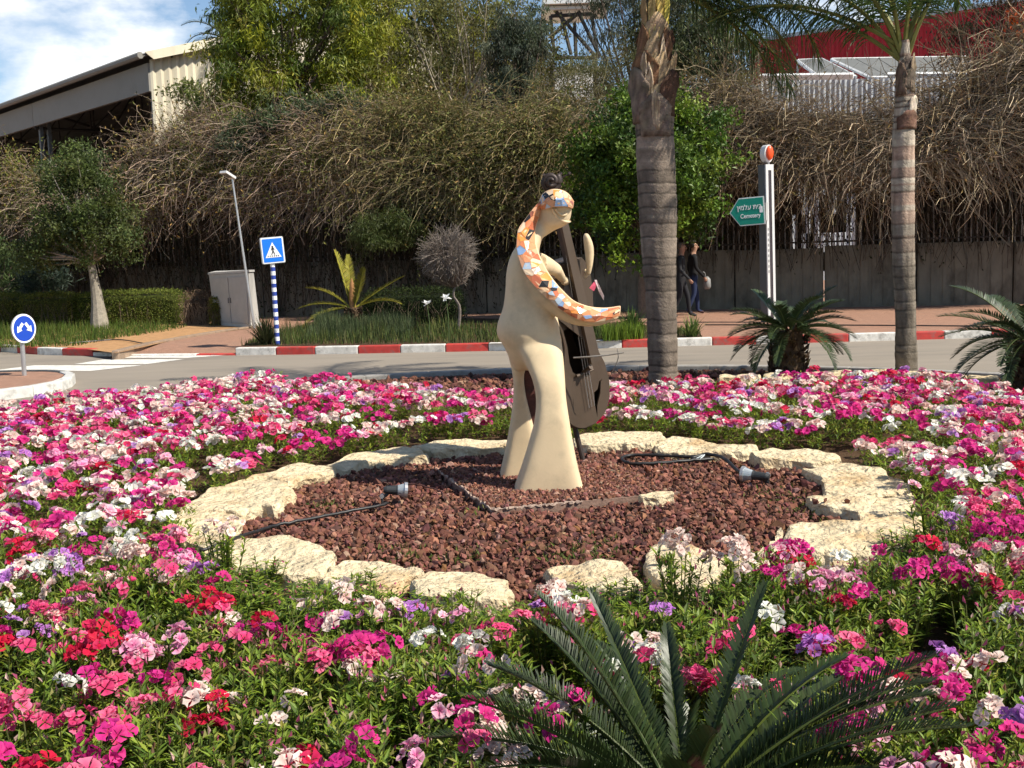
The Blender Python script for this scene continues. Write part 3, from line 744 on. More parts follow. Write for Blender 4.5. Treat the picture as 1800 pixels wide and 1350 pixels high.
def holed(loops, w, thick, name, parent):
    bm = bmesh.new(); es = []
    for lp in loops:
        vs = [bm.verts.new(bp(u, v, w)) for u, v in lp]
        for i in range(len(vs)): es.append(bm.edges.new((vs[i], vs[(i + 1) % len(vs)])))
    bmesh.ops.triangle_fill(bm, use_beauty=True, edges=es)
    r = bmesh.ops.extrude_face_region(bm, geom=bm.faces[:])
    for v in [g for g in r['geom'] if isinstance(g, bmesh.types.BMVert)]: v.co -= Vector(en * thick)
    bmesh.ops.recalc_face_normals(bm, faces=bm.faces[:])
    me = bpy.data.meshes.new(name); bm.to_mesh(me); bm.free(); me.materials.append(M_steel)
    o = link(name, me, parent); shift(o, ebase); return o
hole1 = [(-.15, .62), (-.02, .64), (.07, .60), (.08, .48), (.075, .36), (.06, .31), (.0, .31), (-.005, .335), (-.07, .335), (-.11, .36), (-.13, .42), (-.13, .52)]
hole2 = [(.085, .03), (.10, .10), (.15, .17), (.17, .235), (.19, .25), (.155, .245), (.125, .20), (.085, .19), (.075, .12)]
hole3 = [(.135, .46), (.15, .50), (.14, .56), (.128, .56), (.136, .50), (.125, .46)]
holed([outl, hole1, hole2, hole3], 0.0, 0.012, 'front_plate', bass)
holed([outl], -0.20, 0.012, 'back_plate', bass)
mb = MB(); n = len(outl)
A = np.array([bp(u * .97, v, -0.013) for u, v in outl]); B = np.array([bp(u * .97, v, -0.199) for u, v in outl])
i = np.arange(n); j = (i + 1) % n
mb.add(np.r_[A, B], np.stack([i, j, j + n, i + n], 1)); o = mb.build('ribs', M_steel, bass, True); shift(o, ebase)
sm = o.modifiers.new('thick', 'SOLIDIFY'); sm.thickness = 0.01
# fingerboard and neck bar
fb0, fb1 = bp(0.03, .40, .10), Sc + en * 0.03
mb = MB(); fd = nrm(fb1 - fb0); fx = nrm(e1 - fd * (e1 @ fd)); fz = np.cross(fx, fd)
def bar(mb, a, b, wa, wb, t):
    V = [a - fx * wa - fz * t, a + fx * wa - fz * t, a + fx * wa + fz * t, a - fx * wa + fz * t, b - fx * wb - fz * t, b + fx * wb - fz * t, b + fx * wb + fz * t, b - fx * wb + fz * t]
    mb.add(np.array(V), np.array([[3, 2, 1, 0], [4, 5, 6, 7], [0, 1, 5, 4], [1, 2, 6, 5], [2, 3, 7, 6], [3, 0, 4, 7]]))
bar(mb, fb0, fb1, .05, .03, .012); shift(mb.build('fingerboard', M_steel, bass), ebase)
mb = MB(); bar(mb, bp(0.0, .93, .03), fb1 - fz * 0 - en * .03, .035, .025, .03); shift(mb.build('neck', M_steeld, bass), ebase)
# scroll
mb = MB(); tt = np.linspace(0, 2 * math.pi * 2.1, 46)
scx, scz = np.array([1.0, 0.1, 0]), np.array([0, 0, 1.0]); rad = np.interp(tt, [0, tt[-1]], [.062, .012])
sc_c = P(968, 320, 8.0)
pth = np.array([sc_c + scx * (-r_ * math.cos(a + 2.3)) + scz * (r_ * math.sin(a + 2.3)) + np.array([0, -0.0016 * k, 0]) for k, (a, r_) in enumerate(zip(tt, rad))])
tube(mb, pth, np.interp(tt, [0, tt[-1]], [.026, .012]), 10)
for s_ in (-1, 1): cyl(mb, sc_c + [0, s_ * .01, 0], sc_c + [0, s_ * .05, 0], .042, .024, 14)
tube(mb, [fb1, P(979, 336, 8.0), P(974, 330, 8.0)], [.03, .032, .03], 8)
shift(mb.build('scroll', M_steeld, bass, True), ebase)
for k in range(4):
    mb = MB(); a, b = P(962 + 5 * k, 324 - 2 * k, 7.96 + .03 * k), P(955 + 15 * k, 309 - 1 * k, 7.96 + .03 * k); cyl(mb, a, b, .006, k=6); cyl(mb, b, b + [.012, 0, .012], .014, .01, 8)
    shift(mb.build('tuning_peg', M_steeld, bass), ebase)
mb = MB(); cyl(mb, bp(-.05, .02, -.12), ebase, .02, .02, 10); shift(mb.build('endpin', M_steeld, bass), ebase)
mb = MB(); cyl(mb, bp(-.10, .335, .02), bp(.08, .335, .02), .012, .012, 6); cyl(mb, bp(-.02, .335, .0), bp(-.02, .38, .10), .012, .02, 6); shift(mb.build('bridge', M_steel, bass), ebase)
for k in range(3):
    mb = MB(); cyl(mb, bp(-.02 + .03 * k, .12, .03), fb1 + fx * (k - 1) * .012 + fz * .015, .0028, k=5); shift(mb.build('string', M_galv, bass), ebase)
mb = MB(); V = [bp(-.19, .70, .005), bp(-.02, .97, .005), bp(0.0, .72, .07), bp(-.03, .55, .07)]
mb.add(np.array(V + [v - en * .008 for v in V]), np.array([[0, 1, 2, 3], [7, 6, 5, 4], [0, 4, 5, 1], [1, 5, 6, 2], [2, 6, 7, 3], [3, 7, 4, 0]])); shift(mb.build('top_facet', M_steel, bass), ebase)
bow = thing('bow', 'thin grey metal bow laid across the double bass strings', 'bow', P(1050, 625, 8.0))
mb = MB(); tube(mb, [P(1008, 629, 8.02), P(1040, 627, 8.0), P(1070, 624, 8.0), P(1097, 620, 7.98)], [.006, .007, .006, .004], 6); shift(mb.build('stick', mat('bow_metal', (0.30, 0.28, 0.25), rough=0.4, metal=0.5, var=0.1), bow), bow.location)
mb = MB(); tube(mb, spline([P(1085, 613, 8.0), P(1087, 628, 8.0), P(1081, 645, 8.02), P(1074, 658, 8.05)], 8), .0035, 5); shift(mb.build('bow_hair', MATS['bow_metal'], bow), bow.location)
rib = thing('ribbon', 'pink and white scrap of ribbon tied to the bass neck', 'ribbon', P(1047, 507, 8.0))
for q, c, nm in (([(1036, 506), (1046, 493), (1050, 500), (1044, 512)], (0.75, 0.12, 0.2), 'pink_flap'), ([(1045, 492), (1049, 492), (1062, 520), (1061, 528), (1052, 512)], (0.78, 0.62, 0.62), 'white_flap')):
    V = np.array([P(x, y, 7.97 + 0.006 * k) for k, (x, y) in enumerate(q)]); m_ = len(V); i = np.arange(m_); j = (i + 1) % m_
    shift(MB().add(np.r_[V, V + [0, .004, 0]], [i[None], i[None, ::-1] + m_, np.stack([i, i + m_, j + m_, j], 1)], c).build(nm, M_attr, rib), rib.location)

# ------------------------------------------------------------------ plinth pad
pad_px = [(768, 822), (864, 893), (1195, 862), (1062, 806)]
padc = np.array([G(x, y, PADZ) for x, y in pad_px])
pad = thing('concrete_pad', 'square concrete footing under the statue half covered in gravel', 'footing', padc.mean(0) * [1, 1, 0])
mb = MB(); n = 4
Vt = padc.copy(); Vt[:, 2] = PADZ - 0.012; Vb = padc.copy(); Vb[:, 2] = 0.0
i = np.arange(4); j = (i + 1) % 4
mb.add(np.r_[Vt, Vb], [i[None], np.stack([i, i + 4, j + 4, j], 1)]); o = mb.build('slab', mat('dusty_slab', (0.22, 0.14, 0.105), rough=.95, var=.3, scale=25, bump=.5), pad); shift(o, pad.location)
bm = bmesh.new(); bm.from_mesh(o.data); bmesh.ops.recalc_face_normals(bm, faces=bm.faces[:]); bm.to_mesh(o.data); bm.free()
for a, b in ((0, 1), (1, 2)):
    mb = MB(); m_ = 40; tt = np.linspace(0, 1 if a == 0 else .48, m_); L = padc[a][None] + (padc[b] - padc[a])[None] * tt[:, None]; L[:, 2] = PADZ - .012 + rng.normal(0, .004, m_)
    L[:, :2] += rng.normal(0, .006, (m_, 2)); tube(mb, L, rng.uniform(.0015, .013, m_), 5); shift(mb.build('broken_rim', mat('dusty_rim', (0.38, 0.28, 0.22), rough=.95, var=.3, scale=30, bump=.4), pad), pad.location)

# ------------------------------------------------------------------ limestone slabs
RING = [(303, 920), (312, 892), (345, 876), (400, 858), (475, 835), (560, 806), (640, 790), (740, 775), (880, 768), (1010, 765), (1100, 757), (1170, 760), (1260, 775), (1340, 785), (1410, 790), (1480, 800), (1555, 825), (1600, 860), (1625, 905), (1612, 950), (1560, 985), (1400, 1012), (1330, 1005), (1240, 1050), (1130, 1055), (960, 1065), (850, 1072), (740, 1065), (640, 1040), (560, 1035), (430, 1010), (340, 970)]
ring_g = np.array([G(x, y, 0.1)[:2] for x, y in RING])
ring_c = ring_g.mean(0)
def z1(p): return [(280 + x * .3444, 720 + y * .3444) for x, y in p]
def z2(p): return [(1000 + x * .3778, 720 + y * .3778) for x, y in p]
STONES = [
 (z1([(70, 535), (180, 522), (330, 522), (420, 532), (442, 558), (400, 640), (330, 690), (232, 715), (130, 655), (75, 590)]), 'pale limestone slab crossed by the black cable end, leftmost of the ring'),
 (z1([(95, 520), (110, 485), (220, 425), (330, 380), (480, 352), (640, 380), (692, 408), (585, 497), (520, 488), (425, 515), (300, 514), (160, 515)]), 'broad cream slab with jagged inner edge above the leftmost slab'),
 (z1([(430, 362), (560, 318), (700, 270), (790, 262), (905, 292), (850, 325), (740, 345), (660, 372), (560, 352)]), 'smooth tan slab at the upper left of the stone ring'),
 (z1([(845, 275), (960, 235), (1100, 205), (1250, 188), (1330, 203), (1372, 236), (1200, 246), (1050, 262), (950, 290), (900, 286)]), 'long thin pale slab just behind the statue shadow'),
 (z1([(1290, 192), (1420, 165), (1600, 152), (1775, 143), (1790, 182), (1600, 192), (1400, 206)]), 'narrow cream slab behind the left leg of the statue'),
 (z1([(240, 718), (330, 690), (420, 662), (560, 640), (650, 634), (720, 660), (815, 690), (902, 716), (865, 770), (835, 822), (700, 835), (560, 815), (450, 795), (300, 748)]), 'cracked cream slab beside the black cable at the front left'),
 (z1([(862, 792), (1000, 765), (1200, 770), (1332, 808), (1334, 832), (1272, 842), (1212, 885), (1100, 905), (960, 900), (880, 885), (822, 862)]), 'flat cream slab with a white chipped corner at the front left'),
 (z1([(1272, 880), (1350, 850), (1500, 830), (1640, 835), (1785, 858), (1800, 920), (1780, 968), (1500, 975), (1310, 960)]), 'low slab half hidden by red flowers at the front'),
 (z2([(10, 132), (80, 110), (200, 97), (330, 98), (442, 106), (452, 142), (380, 156), (240, 160), (100, 166), (20, 152)]), 'white rough slab behind the bass endpin'),
 (z2([(395, 168), (480, 135), (600, 140), (750, 166), (880, 172), (892, 188), (820, 197), (640, 196), (450, 192)]), 'flat orange tan slab behind the coiled cable'),
 (z2([(858, 208), (950, 180), (1080, 180), (1240, 200), (1262, 226), (1150, 248), (1050, 232), (900, 232)]), 'small slab with weeds at the upper right of the ring'),
 (z2([(1078, 268), (1250, 240), (1400, 255), (1468, 275), (1482, 300), (1560, 330), (1600, 375), (1480, 392), (1300, 398), (1195, 388), (1172, 312), (1120, 290)]), 'large stepped slab above the rightmost slab of the ring'),
 (z2([(1088, 405), (1190, 392), (1320, 402), (1500, 396), (1605, 380), (1617, 440), (1540, 460), (1480, 485), (1360, 505), (1340, 470), (1200, 452), (1110, 420)]), 'broad slab carrying loose lava stones at the right of the ring'),
 (z2([(1000, 572), (1040, 530), (1100, 520), (1350, 532), (1480, 492), (1560, 470), (1650, 466), (1660, 510), (1605, 585), (1500, 645), (1300, 655), (1150, 662), (1050, 642), (1000, 612)]), 'thick golden slab with broken face at the lower right of the ring'),
 (z2([(362, 735), (380, 640), (402, 605), (560, 600), (700, 650), (800, 672), (882, 690), (912, 716), (880, 742), (740, 752), (650, 815), (520, 812), (400, 795)]), 'wedge shaped pale slab at the front right of the ring'),
 (z2([(-118, 730), (-60, 708), (0, 705), (100, 690), (250, 695), (302, 740), (346, 830), (335, 862), (200, 856), (40, 800), (-90, 770)]), 'rounded tan slab between red flowers at the front'),
]
def slab(pts_px, label, r, name='limestone_slab', top=0.13, group='limestone slabs ringing the statue'):
    pts = np.array([G(x, y, top)[:2] for x, y in pts_px])
    cl = np.vstack([pts, pts[:1]]); d = np.r_[0, np.cumsum(np.linalg.norm(np.diff(cl, axis=0), axis=1))]
    n = max(18, int(d[-1] / 0.03)); t = np.linspace(0, d[-1], n, endpoint=False)
    O = np.c_[np.interp(t, d, cl[:, 0]), np.interp(t, d, cl[:, 1])]
    c = O.mean(0)
    sd = int(r.integers(1000))
    O += (nrm(O - c) * (fbm(np.c_[O * 9, O[:, :1] * 0], sd, 4) * 0.022)[:, None])
    dd = np.linalg.norm(O - c, axis=1).mean()
    ringsV = []
    tilt = r.normal(0, .02, 2)
    for sc, zz in ((1.0, 0.0), (1.03, .05), (1.015, top - .03), (0.985, top - .006), (0.93, top), (0.8, top), (0.62, top), (0.42, top), (0.2, top)):
        R_ = c + (O - c) * sc
        z = np.full(n, zz)
        if zz > 0:
            p3 = np.c_[R_ * 5, z * 0]
            z = z + fbm(p3, sd + 5, 4) * .014 + np.round(fbm(p3 * .5, sd + 9, 2) * 3) / 3 * .012 + (R_ - c) @ tilt
        if .01 < zz < top - .01: R_ = R_ + nrm(R_ - c) * (fbm(np.c_[R_ * 12, np.full(n, zz * 30)], sd + 2, 3) * .015)[:, None]
        ringsV.append(np.c_[R_, z])
    V = np.array(ringsV); S = len(V); idx = np.arange(S * n).reshape(S, n); nx = np.roll(idx, -1, 1)
    mb = MB().add(V.reshape(-1, 3), [np.stack([idx[:-1], nx[:-1], nx[1:], idx[1:]], -1).reshape(-1, 4), idx[-1][None]])
    o = mb.build(name, M_lime)
    bm = bmesh.new(); bm.from_mesh(o.data); bmesh.ops.recalc_face_normals(bm, faces=bm.faces[:])
    for f in bm.faces: f.smooth = False
    bm.to_mesh(o.data); bm.free()
    return tag(o, label, 'stone', group)
rs = np.random.default_rng(5)
for q, lab in STONES: slab(q, lab, rs)
slab(z2([(872, 650), (905, 625), (925, 640), (918, 690), (890, 700), (875, 680)]), 'small upright stone chip between the front right slabs', rs, 'stone_chip', 0.12, 'loose limestone chips')
slab(z2([(932, 610), (990, 600), (1030, 650), (1040, 690), (960, 705), (930, 680)]), 'squat limestone chip against the thick golden slab', rs, 'stone_chip', 0.12, 'loose limestone chips')
slab(z2([(945, 575), (985, 552), (1002, 570), (985, 598), (955, 598)]), 'tiny limestone chip on the gravel edge', rs, 'stone_chip', 0.12, 'loose limestone chips')
slab(z2([(320, 395), (380, 378), (480, 375), (490, 392), (420, 405), (340, 408)]), 'thin broken concrete piece lying on the gravel', rs, 'concrete_piece', 0.125, 'loose limestone chips')
EDGE = [(1262, 664), (1340, 660), (1420, 655), (1500, 653), (1560, 652), (1640, 656), (1700, 660), (1760, 664), (1830, 672)]
ed_lab = ['palm with peeling sheaths', 'short cycad', 'right of the short cycad', 'flowers between cycad and palm', 'foot of the slim palm', 'slim palm on its right', 'cycad at the right edge', 'cycad at the far right']
for k in range(len(EDGE) - 1):
    (x0, y0), (x1, y1) = EDGE[k], EDGE[k + 1]
    slab([(x0 + 3, y0 - 2.5), ((x0 + x1) / 2, (y0 + y1) / 2 - 4), (x1 - 3, y1 - 2.5), (x1 - 3, y1 + 2.5), ((x0 + x1) / 2, (y0 + y1) / 2 + 3), (x0 + 3, y0 + 2.5)],
         'cream edging stone at the back of the bed, %s' % ed_lab[k], rs, 'edging_stone', 0.14, 'edging stones at the back of the bed')

# ------------------------------------------------------------------ lava gravel
ico = bmesh.new(); bmesh.ops.create_icosphere(ico, subdivisions=1, radius=1.0)
ICV = np.array([v.co[:] for v in ico.verts]); ICF = np.array([[v.index for v in f.verts] for f in ico.faces]); ico.free()
def rocks(mb, pts, size, cols, r, squash=0.7):
    n = len(pts)
    V = ICV[None] * (1 + r.normal(0, .36, (n, 12, 1)).clip(-.6, .7)) * size[:, None, None] * np.stack([r.uniform(.75, 1.25, n), r.uniform(.75, 1.25, n), r.uniform(.5, .9, n) * squash / .7], 1)[:, None]
    Q = r.normal(size=(n, 4)); Q /= np.linalg.norm(Q, axis=1, keepdims=True); w, x, y, z = Q.T
    Rm = np.stack([1 - 2 * (y * y + z * z), 2 * (x * y - z * w), 2 * (x * z + y * w), 2 * (x * y + z * w), 1 - 2 * (x * x + z * z), 2 * (y * z - x * w), 2 * (x * z - y * w), 2 * (y * z + x * w), 1 - 2 * (x * x + y * y)], -1).reshape(n, 3, 3)
    V = np.einsum('nij,nkj->nki', Rm, V) + pts[:, None]
    mb.add(V.reshape(-1, 3), (ICF[None] + np.arange(n)[:, None, None] * 12).reshape(-1, 3), np.repeat(cols, 12, 0))
lava = [(0.185, 0.080, 0.057), (0.13, 0.058, 0.043), (0.23, 0.105, 0.072), (0.09, 0.047, 0.038), (0.29, 0.175, 0.125)]
lw = [10, 7, 5, 4, 1]
rg = np.random.default_rng(11)
gp = ring_c + (ring_g - ring_c) * 0.89
lo, hi = gp.min(0), gp.max(0)
sp_ = 0.031
gx, gy = np.meshgrid(np.arange(lo[0], hi[0], sp_), np.arange(lo[1], hi[1], sp_))
pts = np.c_[gx.ravel(), gy.ravel()] + rg.uniform(-.018, .018, (gx.size, 2))
pts = pts[in_poly(pts, gp)]
onpad = in_poly(pts, padc)
big = pts[~onpad]
mb = MB()
sz = rg.uniform(.009, .0215, len(big)) * (1 + .6 * (rg.random(len(big)) < .10))
rocks(mb, np.c_[big, .050 + rg.uniform(0, .02, len(big)) + .012 * fbm(np.c_[big * 2, big[:, :1] * 0], 4)], sz, pick_cols(lava, lw, len(big), .2, .05, rg), rg)
tag(mb.build('lava_gravel', M_rock), 'dark red lava gravel inside the ring of slabs', None, None, 'stuff')
gx, gy = np.meshgrid(np.arange(lo[0], hi[0], .024), np.arange(lo[1], hi[1], .024))
pp_ = np.c_[gx.ravel(), gy.ravel()] + rg.uniform(-.011, .011, (gx.size, 2))
pc = padc[:, :2].mean(0); pp_ = pp_[in_poly(pp_, pc + (padc[:, :2] - pc) * .985)]
mb = MB(); rocks(mb, np.c_[pp_, np.full(len(pp_), PADZ - .006)], rg.uniform(.009, .017, len(pp_)), pick_cols(lava, [6, 6, 6, 3, 2], len(pp_), .2, .05, rg), rg)
tag(mb.build('fine_gravel', M_rock), 'fine reddish grit covering the concrete footing', None, None, 'stuff')
# red mulch band at the back of the bed
a = rg.uniform(0, 2 * math.pi, 30000); rr = np.sqrt(rg.uniform(4.3 ** 2, 6.75 ** 2, 30000))
mu = np.c_[BC[0] + rr * np.cos(a) * 1.03, BC[1] + rr * np.sin(a)]
mu = mu[(mu[:, 1] > 11.3) & (np.abs(mu[:, 0]) < 0.5 * mu[:, 1] + .6)][:3600]
mb = MB(); rocks(mb, np.c_[mu, .04 + rg.uniform(0, .02, len(mu))], rg.uniform(.02, .042, len(mu)), pick_cols(lava, lw, len(mu), .2, .05, rg), rg)
tag(mb.build('lava_mulch', M_rock), 'red lava mulch behind the flowers at the back of the bed', None, None, 'stuff')
# loose lava stones lying on the slabs
LSL = ['lava stone on the gravel edge behind the right spotlight', 'lava stone beside the head of the right spotlight', 'lava stone on the back of the wedge shaped slab', 'lava stone near the left tip of the wedge shaped slab', 'lava stone at the inner edge of the broad right slab', 'second lava stone from the inner edge of the broad right slab', 'lava stone at the middle of the broad right slab']
for k, (x, y) in enumerate([(1262, 858), (1350, 873), (1182, 958), (1160, 984), (1432, 882), (1450, 879), (1489, 880)]):
    p = G(x, y, .15); mb = MB(); rocks(mb, p[None], np.array([.02]), np.array([lava[0]]), rg)
    tag(mb.build('lava_stone', M_rock), LSL[k], 'stone', 'lava stones lying on the slabs')

# ------------------------------------------------------------------ spotlights and cables
M_housing = mat('lamp_housing', (0.03, 0.032, 0.034), rough=0.45, var=0.15, bump=0.05)
M_lens = mat('lamp_lens', (0.42, 0.46, 0.47), rough=0.12, var=0.05, bump=0, metal=0.4)
def spot(label, head, tail, foot, group):
    head, tail, foot = map(np.asarray, (head, tail, foot))
    t = thing('garden_spotlight', label, 'spotlight', foot, group)
    d = nrm(head - tail); L = np.linalg.norm(head - tail)
    mb = MB(); tube(mb, [tail, tail + d * .02, tail + d * L * .55, tail + d * L * .62], [.018, .026, .030, .034], 16); shift(mb.build('housing', M_housing, t, False), foot)
    mb = MB(); tube(mb, [tail + d * L * .62, tail + d * L * .8, head], [.032, .040, .050], 18); rf_ = mb.build('reflector', M_lens, t); shift(rf_, foot)
    mb = MB(); tube(mb, [head - d * .012, head + d * .008], [.053, .053], 18); mb.build('rim', M_galv, rf_)
    mb = MB(); tube(mb, [tail + d * .04, tail + d * .02 - [0, 0, .03], foot + [0, 0, .03], foot - [0, 0, .03]], [.012, .012, .010, .006], 8); shift(mb.build('bracket', M_housing, t), foot)
    mb = MB(); cyl(mb, foot + [0, -.02, .045], foot + [0, .02, .045], .014, k=10); shift(mb.build('knob', M_galv, t), foot)
    return t
f1 = G(672, 884, .08)
spot('black spotlight on a spike aimed at the statue from the left', P(714, 862, f1[1] + .02), P(674, 861, f1[1]), f1, 'garden spotlights')
f2 = G(1350, 846, .08); h2 = G(1306, 833, .13)
spot('black spotlight lying on the gravel beside the coiled cable', h2, G(1352, 839, .12), f2, 'garden spotlights')
def cable(label, pts, r, z=.098, n=60, m=M_black):
    q = np.array([G(*p[:2], z if len(p) < 3 else p[2]) for p in pts]); q = spline(q, n); q[:, 2] += rng.normal(0, .002, n)
    mb = MB(); tube(mb, q, r, 8); return tag(mb.build('cable', m, None, True), label, 'cable', 'electric cables on the gravel')
cable('black cable running from the left spotlight over the pale slab', [(352, 968, .16), (385, 958, .165), (420, 943, .165), (445, 936, .13), (480, 925), (520, 917), (560, 909), (605, 900), (640, 894), (670, 888), (682, 884)], .010)
cable('thin brown cable curling behind the left spotlight', [(715, 850), (735, 852), (760, 858), (777, 866), (779, 876)], .005, n=24, m=mat('brown_cable', (0.10, 0.04, 0.03), rough=0.6, var=0.1))
cable('thick black cable loop lying behind the right spotlight', [(1255, 806), (1180, 812), (1120, 815), (1098, 811), (1094, 804), (1112, 800), (1170, 801), (1235, 803)], .012)
cable('black cable joining the loop to the right spotlight', [(1215, 805), (1240, 799, .11), (1262, 801, .12), (1280, 811, .11), (1290, 822), (1302, 831)], .013, n=30)
cable('pale wire tied round the cable loop', [(1208, 810, .09), (1225, 806, .1), (1238, 799, .125), (1230, 808, .1)], .005, n=16, m=mat('pale_wire', (0.5, 0.55, 0.55), rough=0.5, var=0.1))
# ================================================================== VEGETATION
rv = np.random.default_rng(33)
def ortho(T):
    s = np.cross(T, [0, 0, 1.0]); bad = np.linalg.norm(s, axis=-1) < 1e-3
    s[bad] = [1, 0, 0]; s = nrm(s); return s, np.cross(s, T)
def strips(mb, P0, D, Nn, L, W, droop, C, prof=(0.5, 1.0, 0.75, 0.08), seg=3):
    """narrow drooping leaflets"""
    n = len(P0); D = nrm(D); k = seg + 1
    pts = np.empty((n, k, 3)); pts[:, 0] = P0; d = D.copy()
    for i in range(seg):
        pts[:, i + 1] = pts[:, i] + d * (L / seg)[:, None]
        d = d.copy(); d[:, 2] -= droop / seg; d = nrm(d)
    T = nrm(np.gradient(pts, axis=1)); S = nrm(np.cross(T, Nn[:, None]))
    w = (W[:, None] * np.array(prof)[None] * .5)[..., None]
    V = np.stack([pts - S * w, pts + S * w], 2)
    idx = np.arange(n * k * 2).reshape(n, k, 2)
    q = np.stack([idx[:, :-1, 0], idx[:, :-1, 1], idx[:, 1:, 1], idx[:, 1:, 0]], -1).reshape(-1, 4)
    mb.add(V.reshape(-1, 3), q, np.repeat(C, k * 2, 0))
def frond(base, az, el, L, droop, nl, lL, lW, vang, sweep, ldroop, cols, rcol, rr=.012, bare=.1, plum=0.0, r=rv, seg=16, twist=0.0, endl=.35, startl=.55):
    mb = MB(); step = L / seg; p = np.array(base, float); pts = [p.copy()]; e = el; a = az
    for i in range(seg):
        p = p + step * np.array([math.cos(e) * math.cos(a), math.cos(e) * math.sin(a), math.sin(e)]); pts.append(p.copy()); e -= droop / seg * (0.5 + i / seg); a += twist / seg
    pts = np.array(pts)
    tube(mb, pts, np.linspace(rr, rr * .25, seg + 1), 5, rcol, False)
    u = np.repeat(np.linspace(bare, .995, nl), 2); sg = np.tile([-1.0, 1.0], nl)
    t = u * seg; i0 = np.minimum(t.astype(int), seg - 1); f = (t - i0)[:, None]
    pos = pts[i0] * (1 - f) + pts[i0 + 1] * f
    T = nrm(pts[i0 + 1] - pts[i0]); s, n = ortho(T)
    prof = np.interp(u, [bare, bare + .15, .5, .85, 1], [startl, .85, 1.0, .75, endl])
    va = vang + r.normal(0, .05, len(u)) + plum * r.uniform(-1, 1, len(u)); sw = sweep - .45 * np.clip((u - .6) / .4, 0, 1) + r.normal(0, .06, len(u))
    D = T * np.cos(sw)[:, None] + np.sin(sw)[:, None] * (s * (sg * np.cos(va))[:, None] + n * np.sin(va)[:, None])
    C = jit(cols, len(u), .18, .05, r)
    strips(mb, pos, D, nrm(n + .001), lL * prof * r.uniform(.9, 1.08, len(u)), np.full(len(u), lW), ldroop * r.uniform(.7, 1.3, len(u)), C)
    return mb
def cycad(label, base, trunk_h, trunk_r, nf, L, els, lL, lW, nl, cols, droop, name='cycad', azs=None, m=M_cycad, spear=False, vang=.5):
    base = np.asarray(base, float)
    t = thing(name, label, 'cycad', base)
    mb = MB(); k = 16; hs = np.linspace(-.03, trunk_h, 12)
    tube(mb, np.c_[np.full(12, base[0]), np.full(12, base[1]), base[2] + hs], trunk_r * np.interp(hs, [0, trunk_h * .5, trunk_h], [1.05, 1.0, .85]), k, (.10, .065, .04))
    # old leaf bases
    n = 260; a = rv.uniform(0, 2 * math.pi, n); z = rv.uniform(0.0, trunk_h * 1.02, n)
    p = np.c_[base[0] + trunk_r * .92 * np.cos(a), base[1] + trunk_r * .92 * np.sin(a), base[2] + z]
    d = np.c_[np.cos(a), np.sin(a), np.full(n, .9)]
    leaves(mb, p, d, np.c_[np.cos(a), np.sin(a), -np.ones(n) * .5], rv.uniform(.05, .10, n) * (trunk_r / .16), .05 * (trunk_r / .16), pick_cols([(.13, .085, .05), (.07, .05, .035), (.2, .14, .09)], [3, 3, 1], n), .5)
    shift(mb.build('trunk', M_bark, t), base)
    top = base + [0, 0, trunk_h]
    for i in range(nf):
        az = azs[i] if azs is not None else i * 2.39996 + rv.normal(0, .12)
        el = els(i / max(nf - 1, 1)) + rv.normal(0, .06)
        b = top + np.array([math.cos(az), math.sin(az), 0]) * trunk_r * .35
        o = frond(b, az, el, L * rv.uniform(.88, 1.08), droop(i / max(nf - 1, 1)) * rv.uniform(.8, 1.2), nl, lL, lW, vang, 1.0, .25, np.array(cols) * rv.uniform(.75, 1.25), np.array(cols) * 1.3 + [.03, .03, 0], rr=.012 * L / .9, bare=.10, twist=rv.normal(0, .22))
        shift(o.build('frond', m, t), base)
    if spear:
        mb = MB(); tube(mb, [top, top + [0, 0, .25], top + [.0, 0, .5], top + [0, 0, .62]], [.07, .075, .05, .01], 10, (.33, .17, .07)); shift(mb.build('cone', M_bark, t), base)
    return t
CG = (.034, .054, .015)
fc = G(1205, 1400, .16); fc[2] = .03
cycad('large dark green cycad in the foreground among the flowers', fc, .10, .10, 66, .72, lambda f: .84 - .9 * f ** .9, .070, .0085, 84, CG, lambda f: .4 + .55 * f, vang=.95)
mc = G(1386, 662, .05)
cycad('short cycad with thick shaggy trunk near the slim palm', mc, .56, .19, 36, .74, lambda f: .95 - 1.25 * f, .13, .015, 50, (.040, .062, .022), lambda f: .7 + .5 * f)
rc = G(1812, 694, .05)
cycad('arching cycad cut off by the right edge of the photo', rc, .55, .19, 38, .88, lambda f: 1.0 - 1.3 * f, .13, .015, 50, (.042, .064, .025), lambda f: .8 + .5 * f)
yc_ = G(622, 575, .12)
cycad('yellowing cycad with few fronds behind the grass verge', yc_, .42, .16, 8, 1.2, lambda f: [.25, .75, 1.25, .62, .35, 1.0, .1, 1.35][int(round(f * 7))], .17, .024, 40, (.24, .22, .04), lambda f: [.75, .9, .3, .25, .9, .4, .8, .2][int(round(f * 7))], azs=[math.pi * 1.02, math.pi * .97, math.pi * .6, .15, -.2, -.9, math.pi * 1.15, 2.6], m=M_leafdull, spear=True)

